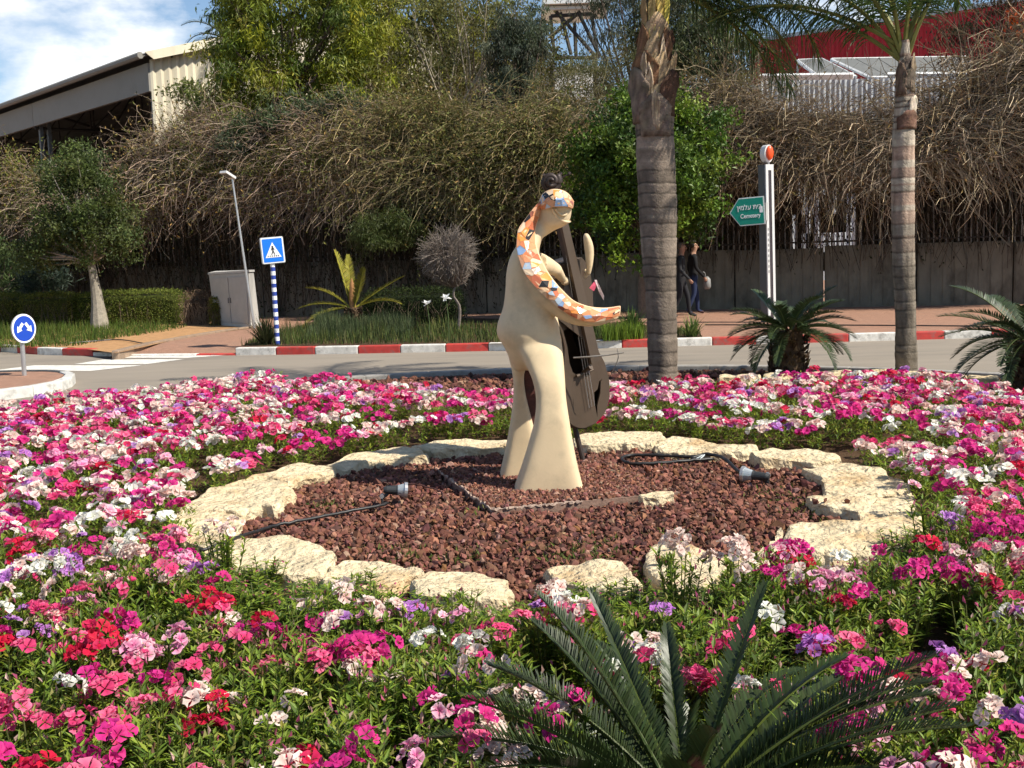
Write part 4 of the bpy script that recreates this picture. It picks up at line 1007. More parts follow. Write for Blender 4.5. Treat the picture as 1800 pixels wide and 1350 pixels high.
# ------------------------------------------------------------------ palms
def palm(label, px_prof, base_px, Yb, crown, seed, frs, sheath_px, bark):
    r = np.random.default_rng(seed)
    base = G(*base_px, .03)
    t = thing('palm_tree', label, 'palm', base)
    pr = np.array(px_prof, float)
    pr = pr[np.argsort(-pr[:, 2])]
    ctr = np.array([P((a + b) / 2, y, Yb) for a, b, y in pr]); rad = np.array([(b - a) / 2 / pxm(Yb) for a, b, y in pr])
    z = np.arange(-.05, ctr[-1, 2], .02)
    cx = np.interp(z, ctr[:, 2], ctr[:, 0]); cy = np.full(len(z), Yb); rr_ = np.interp(z, ctr[:, 2], rad)
    # ring scars: each internode flares slightly towards its lower scar
    zr = [0.0]
    while zr[-1] < z[-1]: zr.append(zr[-1] + r.uniform(.05, .17))
    zr = np.array(zr); rn_ = r.normal(0, 1, len(zr)); ki = np.clip(np.searchsorted(zr, z) - 1, 0, len(zr) - 2); ph = (z - zr[ki]) / (zr[ki + 1] - zr[ki])
    rr_ = rr_ * (1.0 + .018 * (ph - .5) + .012 * rn_[ki]) - .0035 * (ph < .12)
    k = 28; th = np.arange(k) * 2 * math.pi / k
    w = fbm(np.c_[np.cos(np.tile(th, len(z))) * 2, np.sin(np.tile(th, len(z))) * 2, np.repeat(z * 3, k)], seed) * .008
    R2 = np.repeat(rr_, k).reshape(len(z), k) + w.reshape(len(z), k)
    zw = np.repeat(z, k).reshape(len(z), k) + .010 * fbm(np.c_[np.cos(th) * 1.5, np.sin(th) * 1.5, th * 0], seed + 3)[None]
    V = np.stack([cx[:, None] + R2 * np.cos(th), cy[:, None] + R2 * np.sin(th), zw], -1)
    idx = np.arange(V.shape[0] * k).reshape(-1, k); nx = np.roll(idx, -1, 1)
    shade = bark(zr[ki], ph, r.normal(0, 1, len(zr))[ki])
    shade = np.repeat(shade[:, None], k, 1) * (1 + .32 * fbm(np.c_[np.cos(np.tile(th, len(z))) * 4, np.sin(np.tile(th, len(z))) * 4, np.repeat(z * 5, k)], seed + 7).reshape(len(z), k, 1))
    mb = MB().add(V.reshape(-1, 3), [np.stack([idx[:-1], nx[:-1], nx[1:], idx[1:]], -1).reshape(-1, 4), idx[-1][None]], np.clip(shade, .01, .9).reshape(-1, 3))
    shift(mb.build('trunk', M_bark, t, True), base)
    # torn leaf sheaths clasping the trunk
    for (a0, span, y0, y1, flare, c) in sheath_px:
        p0, p1 = P(900, y0, Yb), P(900, y1, Yb); n1, n2 = 9, 7
        aa = np.linspace(a0 - span / 2, a0 + span / 2, n1); hh = np.linspace(0, 1, n2)
        A, H = np.meshgrid(aa, hh, indexing='ij')
        zz = p0[2] + (p1[2] - p0[2]) * H
        cut = 1 - .35 * np.abs((A - a0) / span * 2) ** 1.5 * H - .12 * r.random(A.shape) * H
        zz = p0[2] + (p1[2] - p0[2]) * H * cut
        rad_ = np.interp(zz, ctr[:, 2], rad) + .012 + flare * H ** 2 + .01 * r.random(A.shape)
        V = np.stack([np.interp(zz, ctr[:, 2], ctr[:, 0]) + rad_ * np.cos(A), Yb + rad_ * np.sin(A), zz], -1).reshape(-1, 3)
        idx = np.arange(n1 * n2).reshape(n1, n2)
        o = MB().add(V, np.stack([idx[:-1, :-1], idx[1:, :-1], idx[1:, 1:], idx[:-1, 1:]], -1).reshape(-1, 4), jit(c, len(V), .25, .03, r)).build('leaf_sheath', M_bark, t, True)
        shift(o, base); sm = o.modifiers.new('t', 'SOLIDIFY'); sm.thickness = .012
    for (bx, by, az, el, L, dr, lL) in frs:
        b = P(bx, by, Yb)
        o = frond(b, az, el, L, dr, int(38 * L), lL, .016, .0, 1.0, 1.5, (.050, .085, .020), (.28, .27, .07), rr=.028, bare=.16, plum=.7, r=r, seg=20, startl=.8)
        shift(o.build('frond', M_leaf, t), base)
    return t
def bark1(z, ph, n):
    c = np.array([.17, .137, .108])[None] * (1 + .16 * n[:, None]); c = np.where((ph < .13)[:, None], c * .42, c)
    hi = np.clip((z - 2.4) / 1.2, 0, 1)[:, None]; return c * (1 - hi) + np.array([.20, .15, .115])[None] * (1 + .22 * n[:, None]) * np.where(ph < .13, .5, 1)[:, None] * hi
def bark2(z, ph, n):
    lo = np.array([.16, .135, .105])[None] * (1 + .12 * n[:, None])
    up = np.where(((n > .6) | (ph < .22))[:, None], np.array([[.29, .205, .155]]), np.array([[.44, .375, .295]])) * (1 + .14 * n[:, None])
    hi = np.clip((z - 1.2) / .8, 0, 1)[:, None]; c = lo * (1 - hi) + up * hi
    return np.where((ph < .12)[:, None], c * .5, c)
BR, TN, DK = (.17, .09, .05), (.34, .24, .14), (.09, .05, .035)
GB = (.17, .13, .10)
sh1 = [(-1.6, 1.6, 250, 170, .025, GB), (-2.6, 1.5, 225, 120, .06, GB), (-.7, 1.4, 215, 130, .07, DK), (-1.3, 1.3, 205, 95, .04, TN), (-2.2, 1.5, 190, 90, .05, BR), (-.4, 1.2, 175, 95, .06, TN), (-1.7, 1.0, 160, 60, .03, TN), (-1.0, .9, 150, 55, .04, BR), (-2.5, 1.0, 135, 45, .03, BR), (-1.5, 2.0, 110, 30, .02, TN), (-.6, 1.0, 120, 60, .05, DK), (-1.9, .35, 200, 120, .05, (.5, .38, .26)), (-1.25, .25, 170, 70, .05, (.5, .38, .26)), (-1.9, .5, 112, -40, .03, (.42, .30, .12)), (-1.35, .45, 105, -40, .035, (.5, .36, .10)), (-.8, .5, 110, -40, .03, (.46, .38, .08)), (-2.5, .5, 120, -30, .03, (.3, .2, .1)), (-1.6, .3, 240, 165, .06, (.36, .27, .18)), (-2.1, .2, 180, 95, .07, (.4, .3, .2))]
p1f = []
for k, (az, el, L, dr) in enumerate([(-.12, 1.0, 2.9, 2.3), (.28, 1.15, 2.9, 2.2), (-.45, .9, 2.7, 2.4), (.75, 1.1, 2.8, 2.2), (1.4, 1.0, 2.8, 2.1), (2.2, 1.0, 2.8, 2.1), (3.0, 1.1, 2.7, 2.0), (3.6, 1.0, 2.6, 1.8), (-1.1, 1.2, 2.6, 1.8), (-1.9, 1.3, 2.6, 1.6), (.05, .15, 2.3, 1.6), (-.2, 1.35, 3.0, 2.0), (-.15, .0, 1.9, 1.5), (.1, -.35, 1.9, .9), (-.3, -.2, 2.0, 1.1), (.35, -.1, 2.2, 1.2)]):
    p1f.append((1151 + 6 * math.cos(az), -20 - 8 * (k % 3), az, el, L, dr, .52))
palm('tall palm with peeling brown leaf sheaths behind the statue', [(1138, 1196, 690), (1141, 1192, 660), (1137, 1190, 560), (1130, 1188, 470), (1124, 1190, 380), (1120, 1188, 300), (1118, 1184, 245), (1114, 1182, 180), (1119, 1178, 110), (1128, 1174, 60), (1131, 1172, 0), (1132, 1170, -40)], (1166, 680), 13.4, None, 51, p1f, sh1, bark1)
sh2 = [(-1.5, 2.0, 160, 118, .02, (.13, .10, .08)), (-2.3, 1.2, 190, 125, .02, (.16, .11, .08)), (-.8, 1.0, 185, 110, .03, (.2, .15, .1)), (-1.4, 2.2, 250, 215, .015, (.15, .085, .06)), (-1.2, 1.8, 180, 140, .02, (.10, .08, .06)), (-1.0, 1.0, 222, 190, .02, (.45, .38, .3))]
p2f = []
for k, (az, el, L, dr) in enumerate([(3.05, 1.05, 2.5, 2.1), (3.45, 1.15, 2.5, 2.1), (2.3, 1.15, 2.5, 1.9), (1.6, 1.2, 2.4, 1.8), (.9, 1.1, 2.4, 1.9), (.3, 1.25, 2.5, 1.7), (-.3, 1.3, 2.5, 1.6), (-1.4, 1.42, 2.4, 1.3), (3.2, .55, 2.3, 1.1), (2.95, .7, 2.4, 1.2), (-2.4, 1.35, 2.4, 1.5)]):
    p2f.append((1588 + 7 * math.cos(az), 105 - 12 * (k % 3), az, el, L, dr, .48))
palm('slim pale ringed palm at the right with green crown', [(1570, 1618, 676), (1573, 1613, 655), (1574, 1610, 560), (1570, 1607, 450), (1568, 1606, 330), (1569, 1607, 240), (1573, 1607, 190), (1576, 1604, 140), (1580, 1601, 100), (1583, 1598, 70)], (1593, 668), 13.1, None, 77, p2f, sh2, bark2)

# ------------------------------------------------------------------ leafy trees
def clumps(ells, n, r, shell=.55):
    """points in ellipsoids given as (px,py,Y,rx,ry,depth) in pixels"""
    w = np.array([e[3] * e[4] for e in ells], float); w /= w.sum()
    k = r.choice(len(ells), n, p=w); d = nrm(r.normal(size=(n, 3))); rad = shell + (1 - shell) * r.random(n) ** .6
    out = []
    for i in range(n):
        px, py, Y, rx, ry, dep = ells[k[i]]; m = pxm(Y)
        c = P(px, py, Y); out.append(c + np.array([d[i, 0] * rx / m, d[i, 1] * dep, d[i, 2] * ry / m]) * rad[i])
    return np.array(out)
def branches(mb, root, tips, r, r0_, C, k=5, sag=.15):
    n = len(tips); N = 7; t = np.linspace(0, 1, N)[None, :, None]
    root = np.broadcast_to(root, tips.shape)[:, None]; tp = tips[:, None]
    mid = root * .5 + tp * .5 + r.normal(0, sag, (n, 1, 3)); mid[..., 2] = root[..., 2] * .45 + tp[..., 2] * .55
    Pt = (1 - t) ** 2 * root + 2 * t * (1 - t) * mid + t ** 2 * tp
    Pt[:, 1:-1] += r.normal(0, sag * .15, (n, N - 2, 3))
    tubes(mb, Pt, (r0_ * np.linspace(1, .22, N))[None] * r.uniform(.6, 1.1, (n, 1)), k, jit(C, n, .15, .03, r))
def tree(label, base, ells, nc, per, cr_, lL, lW, cols, wts, seed, trunk_r=.12, bark=(.17, .13, .10), up=.2, hang=0.0, m=M_leaf, name='tree', cat='tree', fork=None, nb=40, group=None, shell=.55, trunk=True, tprof=None):
    r = np.random.default_rng(seed); base = np.asarray(base, float)
    t = thing(name, label, cat, base, group)
    cc = clumps(ells, nc, r, shell); cc = cc + r.normal(0, .14, cc.shape) + .35 * nrm(cc - cc.mean(0)) * fbm(cc * .9, seed)[:, None]
    mb = MB(); fork = np.asarray(fork if fork is not None else base + (cc.mean(0) - base) * .5)
    pts = spline([base - [0, 0, .05], base * .5 + fork * .5 + np.r_[r.normal(0, .05, 2), 0], fork], 12)
    tube(mb, pts, tprof(np.linspace(0, 1, 12)) if tprof else trunk_r * np.linspace(1.1, .6, 12), 10, bark, False)
    branches(mb, fork, cc[r.choice(nc, min(nb, nc), replace=False)], r, trunk_r * .42, bark)
    shift(mb.build('trunk', M_bark, t), base)
    lk = 1.3 if base[1] > 28 else 1.12
    per = int(per * 1.35); n = nc * per
    c = np.repeat(cc, per, 0) + r.normal(0, cr_, (n, 3)) * [1, 1, .8]
    d = rand_dirs(n, up, r); d[:, 2] -= hang; d = nrm(d); nn = rand_dirs(n, 1.0, r)
    ccol = np.repeat(pick_cols(cols, wts, nc, .22, .05, r), per, 0) * (1 + r.normal(0, .18, (n, 1))).clip(.4, 1.7)
    mb = MB(); leaves(mb, c, d, nn, lL * lk * r.uniform(.6, 1.25, n), lW * lk * 1.35 * r.uniform(.7, 1.2, n), ccol)
    shift(mb.build('crown', m, t), base)
    return t
def gz(px, py, Y, z=.1):
    p = P(px, py, Y); p[2] = z; return p
YG, OL, DG, GG = (.27, .29, .03), (.13, .13, .045), (.045, .07, .022), (.10, .115, .07)
tree('large yellow green tree beside the cream shed', gz(520, 300, 33), [(520, 60, 33, 150, 150, 2.2), (450, 130, 32.5, 65, 95, 1.5), (560, 190, 32.5, 110, 70, 1.4), (520, -20, 33, 110, 80, 2), (620, 90, 33.5, 80, 150, 1.8), (400, 205, 32, 40, 35, 1)], 560, 55, .17, .17, .028, [YG, (.16, .19, .02), (.10, .14, .02), (.29, .28, .04)], [5, 4, 4, 2], 101, .16, hang=.9, up=0, fork=P(500, 190, 33))
olive = tree('loose olive tree with pale upright stems at the centre', gz(800, 300, 35), [(740, 60, 35, 110, 130, 2), (830, 20, 35, 110, 90, 2), (690, 160, 34.5, 60, 80, 1.2), (900, 60, 35.5, 90, 80, 2), (760, 150, 35, 80, 70, 1.5)], 260, 36, .20, .12, .022, [(.17, .17, .055), (.22, .21, .065), YG, (.12, .125, .05)], [5, 4, 2, 3], 102, .1, hang=.5, fork=P(810, 235, 35), nb=10)
tree('dense grey green weeping tree behind the statue', gz(905, 300, 32.5), [(902, 110, 32.5, 52, 85, 1.0), (890, 180, 32.3, 38, 45, .8), (925, 60, 32.7, 45, 55, .9)], 190, 85, .11, .09, .016, [(.07, .09, .05), (.10, .12, .075), (.045, .06, .036)], [4, 3, 3], 103, .09, hang=1.3, up=0)
tree('rounded olive shrub tree above the vines left of the palm', gz(1030, 300, 30.5), [(1030, 165, 30.5, 75, 58, 1.2), (985, 195, 30.2, 50, 40, 1), (1090, 140, 30.7, 50, 50, 1)], 200, 80, .12, .07, .014, [(.14, .13, .05), (.10, .105, .04), (.18, .16, .07)], [4, 4, 2], 104, .08)
tree('tall grey green weeping tree behind the tall palm', gz(1110, 300, 37), [(1090, 40, 37, 70, 80, 1.6), (1180, 30, 37, 80, 80, 1.6), (1060, 0, 37, 40, 40, 1.2), (1120, -40, 37, 130, 60, 2), (1250, 60, 37, 70, 70, 1.4)], 240, 60, .17, .12, .018, [(.10, .115, .075), (.07, .085, .05), (.14, .15, .10)], [4, 3, 2], 105, .12, hang=1.4, up=0)
tree('bright green glossy tree in front of the fence behind the tall palm', gz(1130, 560, 24.6, .12), [(1095, 245, 24.3, 75, 80, 1.3), (1190, 320, 24.1, 85, 95, 1.3), (1060, 320, 24.4, 55, 75, 1.0), (1150, 215, 24.6, 70, 55, 1.0), (1225, 260, 24.5, 45, 55, .9), (1110, 390, 24.2, 60, 50, .9), (1220, 370, 24.0, 50, 45, .8)], 420, 62, .13, .10, .042, [(.12, .19, .02), (.08, .14, .018), (.18, .25, .03), (.04, .08, .014)], [5, 5, 2, 3], 106, .11, m=M_glossleaf, fork=P(1130, 420, 24.6))
def bottle(f): return .19 * np.interp(f, [0, .08, .35, .7, 1], [1.3, 1.15, .8, .55, .45])
tree('small green tree with swollen grey trunk beside the left hedge', gz(176, 575, 26.8, .12), [(142, 355, 26.8, 54, 80, 1.0), (172, 405, 26.6, 42, 50, .9), (105, 415, 26.9, 48, 42, .8), (130, 290, 26.9, 34, 38, .7), (60, 440, 27, 30, 25, .6)], 250, 60, .12, .085, .030, [(.085, .115, .03), (.06, .085, .025), (.13, .155, .05)], [5, 4, 2], 107, .1, bark=(.27, .24, .19), fork=P(160, 460, 26.8), tprof=bottle)
tree('sparse dark reddish tree at the upper right', gz(1740, 300, 30), [(1730, 55, 30, 70, 40, 1.2), (1780, 20, 30, 50, 45, 1.2), (1655, 70, 30, 25, 40, .8), (1710, -20, 30, 100, 30, 1.5)], 75, 24, .16, .11, .025, [(.05, .028, .02), (.09, .055, .035), (.05, .05, .025)], [4, 3, 3], 108, .08, hang=1.2, up=0, bark=(.10, .07, .05), nb=60, m=M_leafdull)
t_or = tree('orange flowering creeper at the top right corner', gz(1785, 300, 29.2), [(1780, 35, 29.2, 14, 20, .4), (1800, 70, 29.2, 12, 16, .4)], 16, 18, .08, .08, .05, [(.62, .13, .03), (.7, .22, .05)], [3, 2], 109, .05, name='creeper', cat='creeper', m=M_petal, nb=10)
tree('bushy green shrub at the left edge behind the hedge', gz(20, 560, 29.5), [(10, 480, 29.5, 55, 40, .8), (-30, 470, 29.5, 50, 60, 1)], 90, 45, .12, .12, .02, [(.09, .13, .04), (.05, .08, .03)], [3, 3], 110, .07, name='shrub', cat='shrub', hang=-.4)
tree('grey green palm like shrub beside the left hedge', gz(75, 560, 28.8), [(75, 500, 28.8, 45, 28, .6)], 40, 40, .12, .22, .016, [(.06, .085, .06), (.04, .06, .04)], [3, 3], 111, .06, name='shrub', cat='shrub')
tree('bluish green bush on top of the vines below the yellow tree', gz(560, 300, 29.8), [(530, 210, 29.6, 90, 35, .9), (610, 195, 29.8, 50, 35, .8), (440, 250, 29.4, 60, 30, .7)], 150, 60, .12, .08, .035, [(.075, .10, .05), (.10, .13, .05), (.05, .07, .035)], [4, 3, 3], 112, .07, name='shrub', cat='shrub')
tree('pale leafy bush in front of the cream gable', gz(330, 320, 31), [(365, 195, 31, 28, 32, .6), (385, 218, 31, 45, 24, .7), (325, 160, 31, 10, 14, .3)], 60, 45, .14, .10, .035, [(.17, .19, .05), (.12, .15, .04)], [3, 3], 113, .07, name='shrub', cat='shrub')
tree('thin shrub with yellowed leaves above the vines right of the tall palm', gz(1290, 300, 28), [(1290, 170, 28, 50, 40, .7), (1240, 200, 28, 40, 30, .6)], 70, 40, .12, .09, .016, [(.22, .18, .06), (.13, .12, .05)], [3, 3], 114, .05, name='shrub', cat='shrub')
tree('dense dark olive tree filling the gap behind the pale stems', gz(740, 300, 38), [(720, 110, 38, 120, 110, 2), (830, 120, 38, 110, 100, 2), (640, 140, 38, 70, 90, 1.5), (930, 150, 38, 60, 70, 1.5), (760, 20, 38.5, 150, 60, 2)], 420, 48, .22, .15, .04, [(.12, .125, .035), (.17, .17, .045), (.085, .095, .03), (.23, .22, .05)], [4, 4, 3, 1], 120, .14, hang=.4)
tree('dense grey green tree filling the gap right of the tall palm', gz(1230, 300, 36), [(1230, 120, 36, 75, 80, 1.6), (1290, 90, 36, 50, 60, 1.2), (1180, 60, 36, 60, 80, 1.4)], 220, 50, .2, .14, .03, [(.085, .105, .045), (.06, .08, .035), (.12, .135, .06)], [4, 3, 2], 121, .12, hang=1.0, up=0)
# distant feathery palm peeking above the shed roof
pt_ = P(395, 60, 40); dp = thing('palm_tree', 'feathery palm top peeking over the end of the shed', 'palm', gz(400, 300, 40))
mb = MB(); tube(mb, [gz(402, 300, 40), P(402, 75, 40)], [.2, .15], 8, (.15, .12, .09)); shift(mb.build('trunk', M_bark, dp), dp.location)
for k in range(12):
    o = frond(P(402, 72, 40), k * 2 * math.pi / 12 + .2, .9 - .5 * (k % 2), 1.7, 1.5, 34, .4, .03, .3, .9, .6, (.08, .10, .06), (.1, .1, .05), rr=.03); shift(o.build('frond', M_leaf, dp), dp.location)
# weeping dark tree top next to it
tree('dark drooping tree top at the edge of the sky', gz(425, 300, 41), [(432, 0, 41, 26, 50, .8), (445, 40, 41, 18, 40, .6)], 60, 40, .14, .16, .025, [(.04, .05, .035), (.06, .07, .05)], [3, 3], 116, .1, hang=1.4, up=0)
# pale upright stems fanning out in the centre
for k in range(16):
    r = rv; x0 = 800 + r.uniform(-25, 40); x1 = r.uniform(640, 960); y1 = r.uniform(-40, 90)
    if k > 10: x1 = r.uniform(560, 700); y1 = r.uniform(30, 120); x0 = x1 + r.uniform(10, 40)
    a, b = P(x0, 235, 33.8 + r.uniform(-.6, .6)), P(x1, y1, 34 + r.uniform(-.8, .8)); a0_ = a * [1, 1, 0] + [0, 0, .1]
    mb = MB(); mid = a * .5 + b * .5 + [r.normal(0, .15), 0, .1]; pth = np.vstack([a0_, spline([a, mid, b], 9)])
    tube(mb, pth, np.linspace(.035, .009, 10), 5, (.36, .31, .23), False)
    tp = a + (b - a) * r.uniform(.3, 1, (14, 1)); dd = rand_dirs(14, .9, r) * r.uniform(.3, .8, (14, 1)); dd += nrm(b - a) * .4
    tubes(mb, np.stack([tp, tp + dd * .5 + r.normal(0, .04, (14, 3)), tp + dd], 1), np.array([[.010, .007, .003]]), 3, (.34, .29, .21))
    shift(mb.build('bare_stem', M_twig, olive), olive.location)

# ------------------------------------------------------------------ dry vine thicket on the fence
TOP = np.array([(-80, 300), (0, 302), (100, 312), (190, 338), (240, 325), (280, 292), (315, 240), (380, 210), (450, 235), (600, 220), (700, 200), (800, 195), (900, 205), (1000, 190), (1100, 175), (1200, 165), (1280, 155), (1340, 200), (1400, 212), (1500, 214), (1570, 220), (1640, 205), (1700, 145), (1760, 90), (1850, 70), (1920, 70)], float)
BOT = np.array([(-80, 440), (0, 430), (200, 415), (400, 390), (600, 380), (900, 395), (1000, 390), (1200, 330), (1300, 320), (1400, 330), (1500, 345), (1600, 320), (1700, 325), (1800, 305), (1920, 300)], float)
def ztop(px, d): return CAM_H + (ray_h(px) - np.interp(px, TOP[:, 0], TOP[:, 1])) / FPX * d
def ray_h(px): return 440 - (px - 900) * math.tan(ROLL)
def wall_d(px):
    s = np.array([wall_pt(p) for p in np.atleast_1d(px)]); q = WA[None] + wdir[None] * s[:, None]; return q
PXS = np.linspace(-140, 1960, 400); WQ = wall_d(PXS)
def wq(px): return np.c_[np.interp(px, PXS, WQ[:, 0]), np.interp(px, PXS, WQ[:, 1])]
def zpix(px, y, depth): return CAM_H + (ray_h(px) - y) / FPX * depth
# leafy olive growth along the crest of the thicket
rl = np.random.default_rng(88)
def crest(label, lo_, hi_, n, v0, cols, wts):
    px = rl.uniform(lo_, hi_, n * 2); v = v0 + (1.04 - v0) * rl.random(n * 2); k = fbm(np.c_[px / 75, v * 3, v * 0], 61, 3) > -.12; px, v = px[k][:n], v[k][:n]; n = len(px); q = wq(px)
    zt = zpix(px, np.interp(px, TOP[:, 0], TOP[:, 1]), q[:, 1]); zb = zpix(px, np.interp(px, BOT[:, 0], BOT[:, 1]), q[:, 1])
    c = np.c_[q + wnor[None] * (.95 * np.sin(np.pi * np.clip(v, 0, 1) ** .8) ** .7 + rl.normal(.12, .16, n))[:, None], zb + (zt - zb) * v + rl.normal(0, .08, n)]
    mb = MB(); leaves(mb, c, rand_dirs(n, -.2, rl), rand_dirs(n, 1, rl), rl.uniform(.06, .14, n), rl.uniform(.015, .04, n), pick_cols(cols, wts, n, .25, .05, rl)); tag(mb.build('creeper_leaves', M_leaf), label, None, None, 'stuff')
crest('olive green creeper leaves along the top of the dry vines', 330, 1010, 15000, .45, [(.19, .19, .055), (.14, .16, .045), (.26, .21, .07)], [4, 4, 2])
crest('yellowish green creeper leaves over the fence at the far left', -120, 220, 7000, .2, [(.20, .21, .06), (.13, .16, .04)], [3, 3])
# core of dead leaves and wood, coloured dark in place of deep shade
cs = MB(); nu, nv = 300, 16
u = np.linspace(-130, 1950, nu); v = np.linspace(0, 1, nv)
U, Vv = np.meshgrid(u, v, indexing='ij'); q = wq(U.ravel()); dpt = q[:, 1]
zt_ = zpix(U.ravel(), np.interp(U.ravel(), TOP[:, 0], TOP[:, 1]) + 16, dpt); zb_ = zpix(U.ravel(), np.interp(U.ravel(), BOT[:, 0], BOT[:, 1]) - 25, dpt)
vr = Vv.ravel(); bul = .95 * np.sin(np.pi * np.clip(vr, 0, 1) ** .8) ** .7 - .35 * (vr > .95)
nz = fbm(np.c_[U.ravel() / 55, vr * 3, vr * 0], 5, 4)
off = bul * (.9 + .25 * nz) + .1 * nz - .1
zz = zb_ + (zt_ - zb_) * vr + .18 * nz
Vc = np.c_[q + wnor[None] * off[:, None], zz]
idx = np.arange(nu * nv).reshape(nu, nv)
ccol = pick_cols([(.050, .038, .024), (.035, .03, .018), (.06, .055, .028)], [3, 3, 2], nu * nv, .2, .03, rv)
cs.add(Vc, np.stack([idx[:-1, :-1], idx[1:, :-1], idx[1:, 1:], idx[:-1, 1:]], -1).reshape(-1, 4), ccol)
tag(cs.build('vine_shade_core', M_twig, None, True), 'matted dead vine coloured dark as the deep shade under the twigs', None, None, 'stuff')
def vine(name, label, lo_, hi_, n, cols, wts, seed, lens=(.7, 1.8), rad=(.004, .0085), green=0.0, gcols=None, vmin=.05, leafn=0, lcols=None, up=.38):
    r = np.random.default_rng(seed)
    px = r.uniform(lo_, hi_, n); v = vmin + (1 - vmin) * r.random(n) ** .8
    q = wq(px); dpt = q[:, 1]
    zt_ = zpix(px, np.interp(px, TOP[:, 0], TOP[:, 1]), dpt); zb_ = zpix(px, np.interp(px, BOT[:, 0], BOT[:, 1]), dpt)
    nz = fbm(np.c_[px / 55, v * 3, v * 0], 5, 4)
    off = .8 * np.sin(np.pi * v ** .8) ** .7 * (.9 + .3 * nz)
    p = np.c_[q + wnor[None] * off[:, None], zb_ + (zt_ - zb_) * v]
    L = r.uniform(*lens, n); N = 7
    flow = fbm(np.c_[px / 130, v * 2, v * 0], 17, 2)
    d = np.c_[wdir[None] * (flow * .9 + r.normal(0, .9, n))[:, None] + wnor[None] * (r.uniform(.1, .9, n))[:, None], up * (v - .2) + r.normal(0, .45, n)]
    d = nrm(d); pts = np.empty((n, N, 3)); pts[:, 0] = p
    grav = r.uniform(.03, .24, n)
    for i in range(N - 1):
        pts[:, i + 1] = pts[:, i] + d * (L / (N - 1))[:, None]
        d = d + r.normal(0, .27, (n, 3)); d[:, 2] -= grav; d = nrm(d)
    C = pick_cols(cols, wts, n, .25, .03, r)
    mb = MB(); tubes(mb, pts, (r.uniform(*rad, n) * np.where(r.random(n) < .08, 2.0, 1.0))[:, None] * np.linspace(1, .45, N)[None], 3, C)
    o = tag(mb.build(name, M_twig), label, None, None, 'stuff')
    if leafn:
        k = r.integers(0, n, leafn * 3); pn = vnoise(np.c_[px[k] / 70, v[k] * 3, v[k] * 0], seed); k = k[(pn + r.normal(0, .25, len(k))) > .12][:leafn]; leafn = len(k); j = r.integers(1, N, leafn)
        mb = MB(); leaves(mb, pts[k, j] + r.normal(0, .04, (leafn, 3)), rand_dirs(leafn, -.3, r), rand_dirs(leafn, 1, r), r.uniform(.06, .13, leafn), r.uniform(.025, .055, leafn), pick_cols(lcols[0], lcols[1], leafn, .25, .05, r))
        c = mb.build('vine_leaves', M_leafdull, o); c['kind'] = 'stuff'
    return o
DRY = [(.29, .21, .15), (.39, .295, .215), (.18, .13, .095), (.25, .19, .145), (.46, .37, .27)]
vine('dry_vine', 'olive and brown creeper over the fence at the far left', -130, 230, 2100, DRY, [3, 2, 3, 3, 1], 201, leafn=14000, lcols=([(.20, .19, .055), (.13, .15, .035), (.26, .17, .06)], [4, 4, 2]))
vine('dry_vine', 'brown tangled dry vine on the fence left of the statue', 200, 660, 3900, DRY, [4, 2, 3, 3, 1], 202, leafn=9000, lcols=([(.25, .20, .08), (.16, .17, .045), (.30, .19, .07)], [4, 4, 2]))
vine('dry_vine', 'olive grey vine tangle on the fence behind the statue', 640, 1060, 3400, [(.32, .24, .14), (.27, .225, .11), (.19, .16, .08), (.42, .31, .18)], [3, 4, 4, 1], 203, leafn=16000, lcols=([(.21, .20, .07), (.15, .165, .05), (.28, .20, .08)], [4, 4, 2]))
vine('dry_vine', 'bare twiggy vine arching over the fence at the right', 1230, 1600, 3400, [(.30, .23, .15), (.42, .33, .215), (.18, .14, .095), (.24, .19, .135)], [4, 3, 3, 3], 204, lens=(.8, 2.1), rad=(.005, .0105), leafn=3000, lcols=([(.25, .18, .07), (.15, .12, .05)], [3, 3]))
vine('dry_vine', 'pale branching vine thicket at the right edge', 1590, 1960, 3200, [(.36, .28, .18), (.48, .385, .25), (.2, .155, .11), (.26, .2, .14)], [4, 3, 3, 3], 205, lens=(.8, 2.2), rad=(.0055, .0125), leafn=1500, lcols=([(.28, .2, .08), (.15, .12, .05)], [3, 3]))
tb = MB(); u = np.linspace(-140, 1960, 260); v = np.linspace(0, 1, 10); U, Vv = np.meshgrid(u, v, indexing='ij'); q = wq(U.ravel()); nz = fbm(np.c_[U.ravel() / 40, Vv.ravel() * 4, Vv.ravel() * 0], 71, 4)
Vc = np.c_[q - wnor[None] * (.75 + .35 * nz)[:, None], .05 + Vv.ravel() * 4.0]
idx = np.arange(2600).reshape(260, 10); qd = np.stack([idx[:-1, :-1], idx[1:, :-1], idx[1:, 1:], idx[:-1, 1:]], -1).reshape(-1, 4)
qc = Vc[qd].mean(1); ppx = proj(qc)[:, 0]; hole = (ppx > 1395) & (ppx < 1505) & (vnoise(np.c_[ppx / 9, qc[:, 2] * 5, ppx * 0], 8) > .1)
tb.add(Vc, qd[~hole], pick_cols([(.030, .023, .016), (.022, .02, .013)], [1, 1], 2600, .2, .03, rv))  # dark sheet added behind the fence, its colour stands for deep shade
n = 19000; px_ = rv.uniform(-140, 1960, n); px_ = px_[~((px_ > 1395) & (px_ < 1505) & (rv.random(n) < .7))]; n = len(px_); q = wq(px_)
leaves(tb, np.c_[q - wnor[None] * rv.uniform(.12, .75, n)[:, None], rv.uniform(.9, 4.0, n)], rand_dirs(n, -.6, rv), rand_dirs(n, .3, rv), rv.uniform(.06, .13, n), rv.uniform(.03, .07, n), pick_cols([(.045, .034, .022), (.03, .034, .016), (.06, .045, .028)], [3, 3, 1], n, .25, .05, rv))
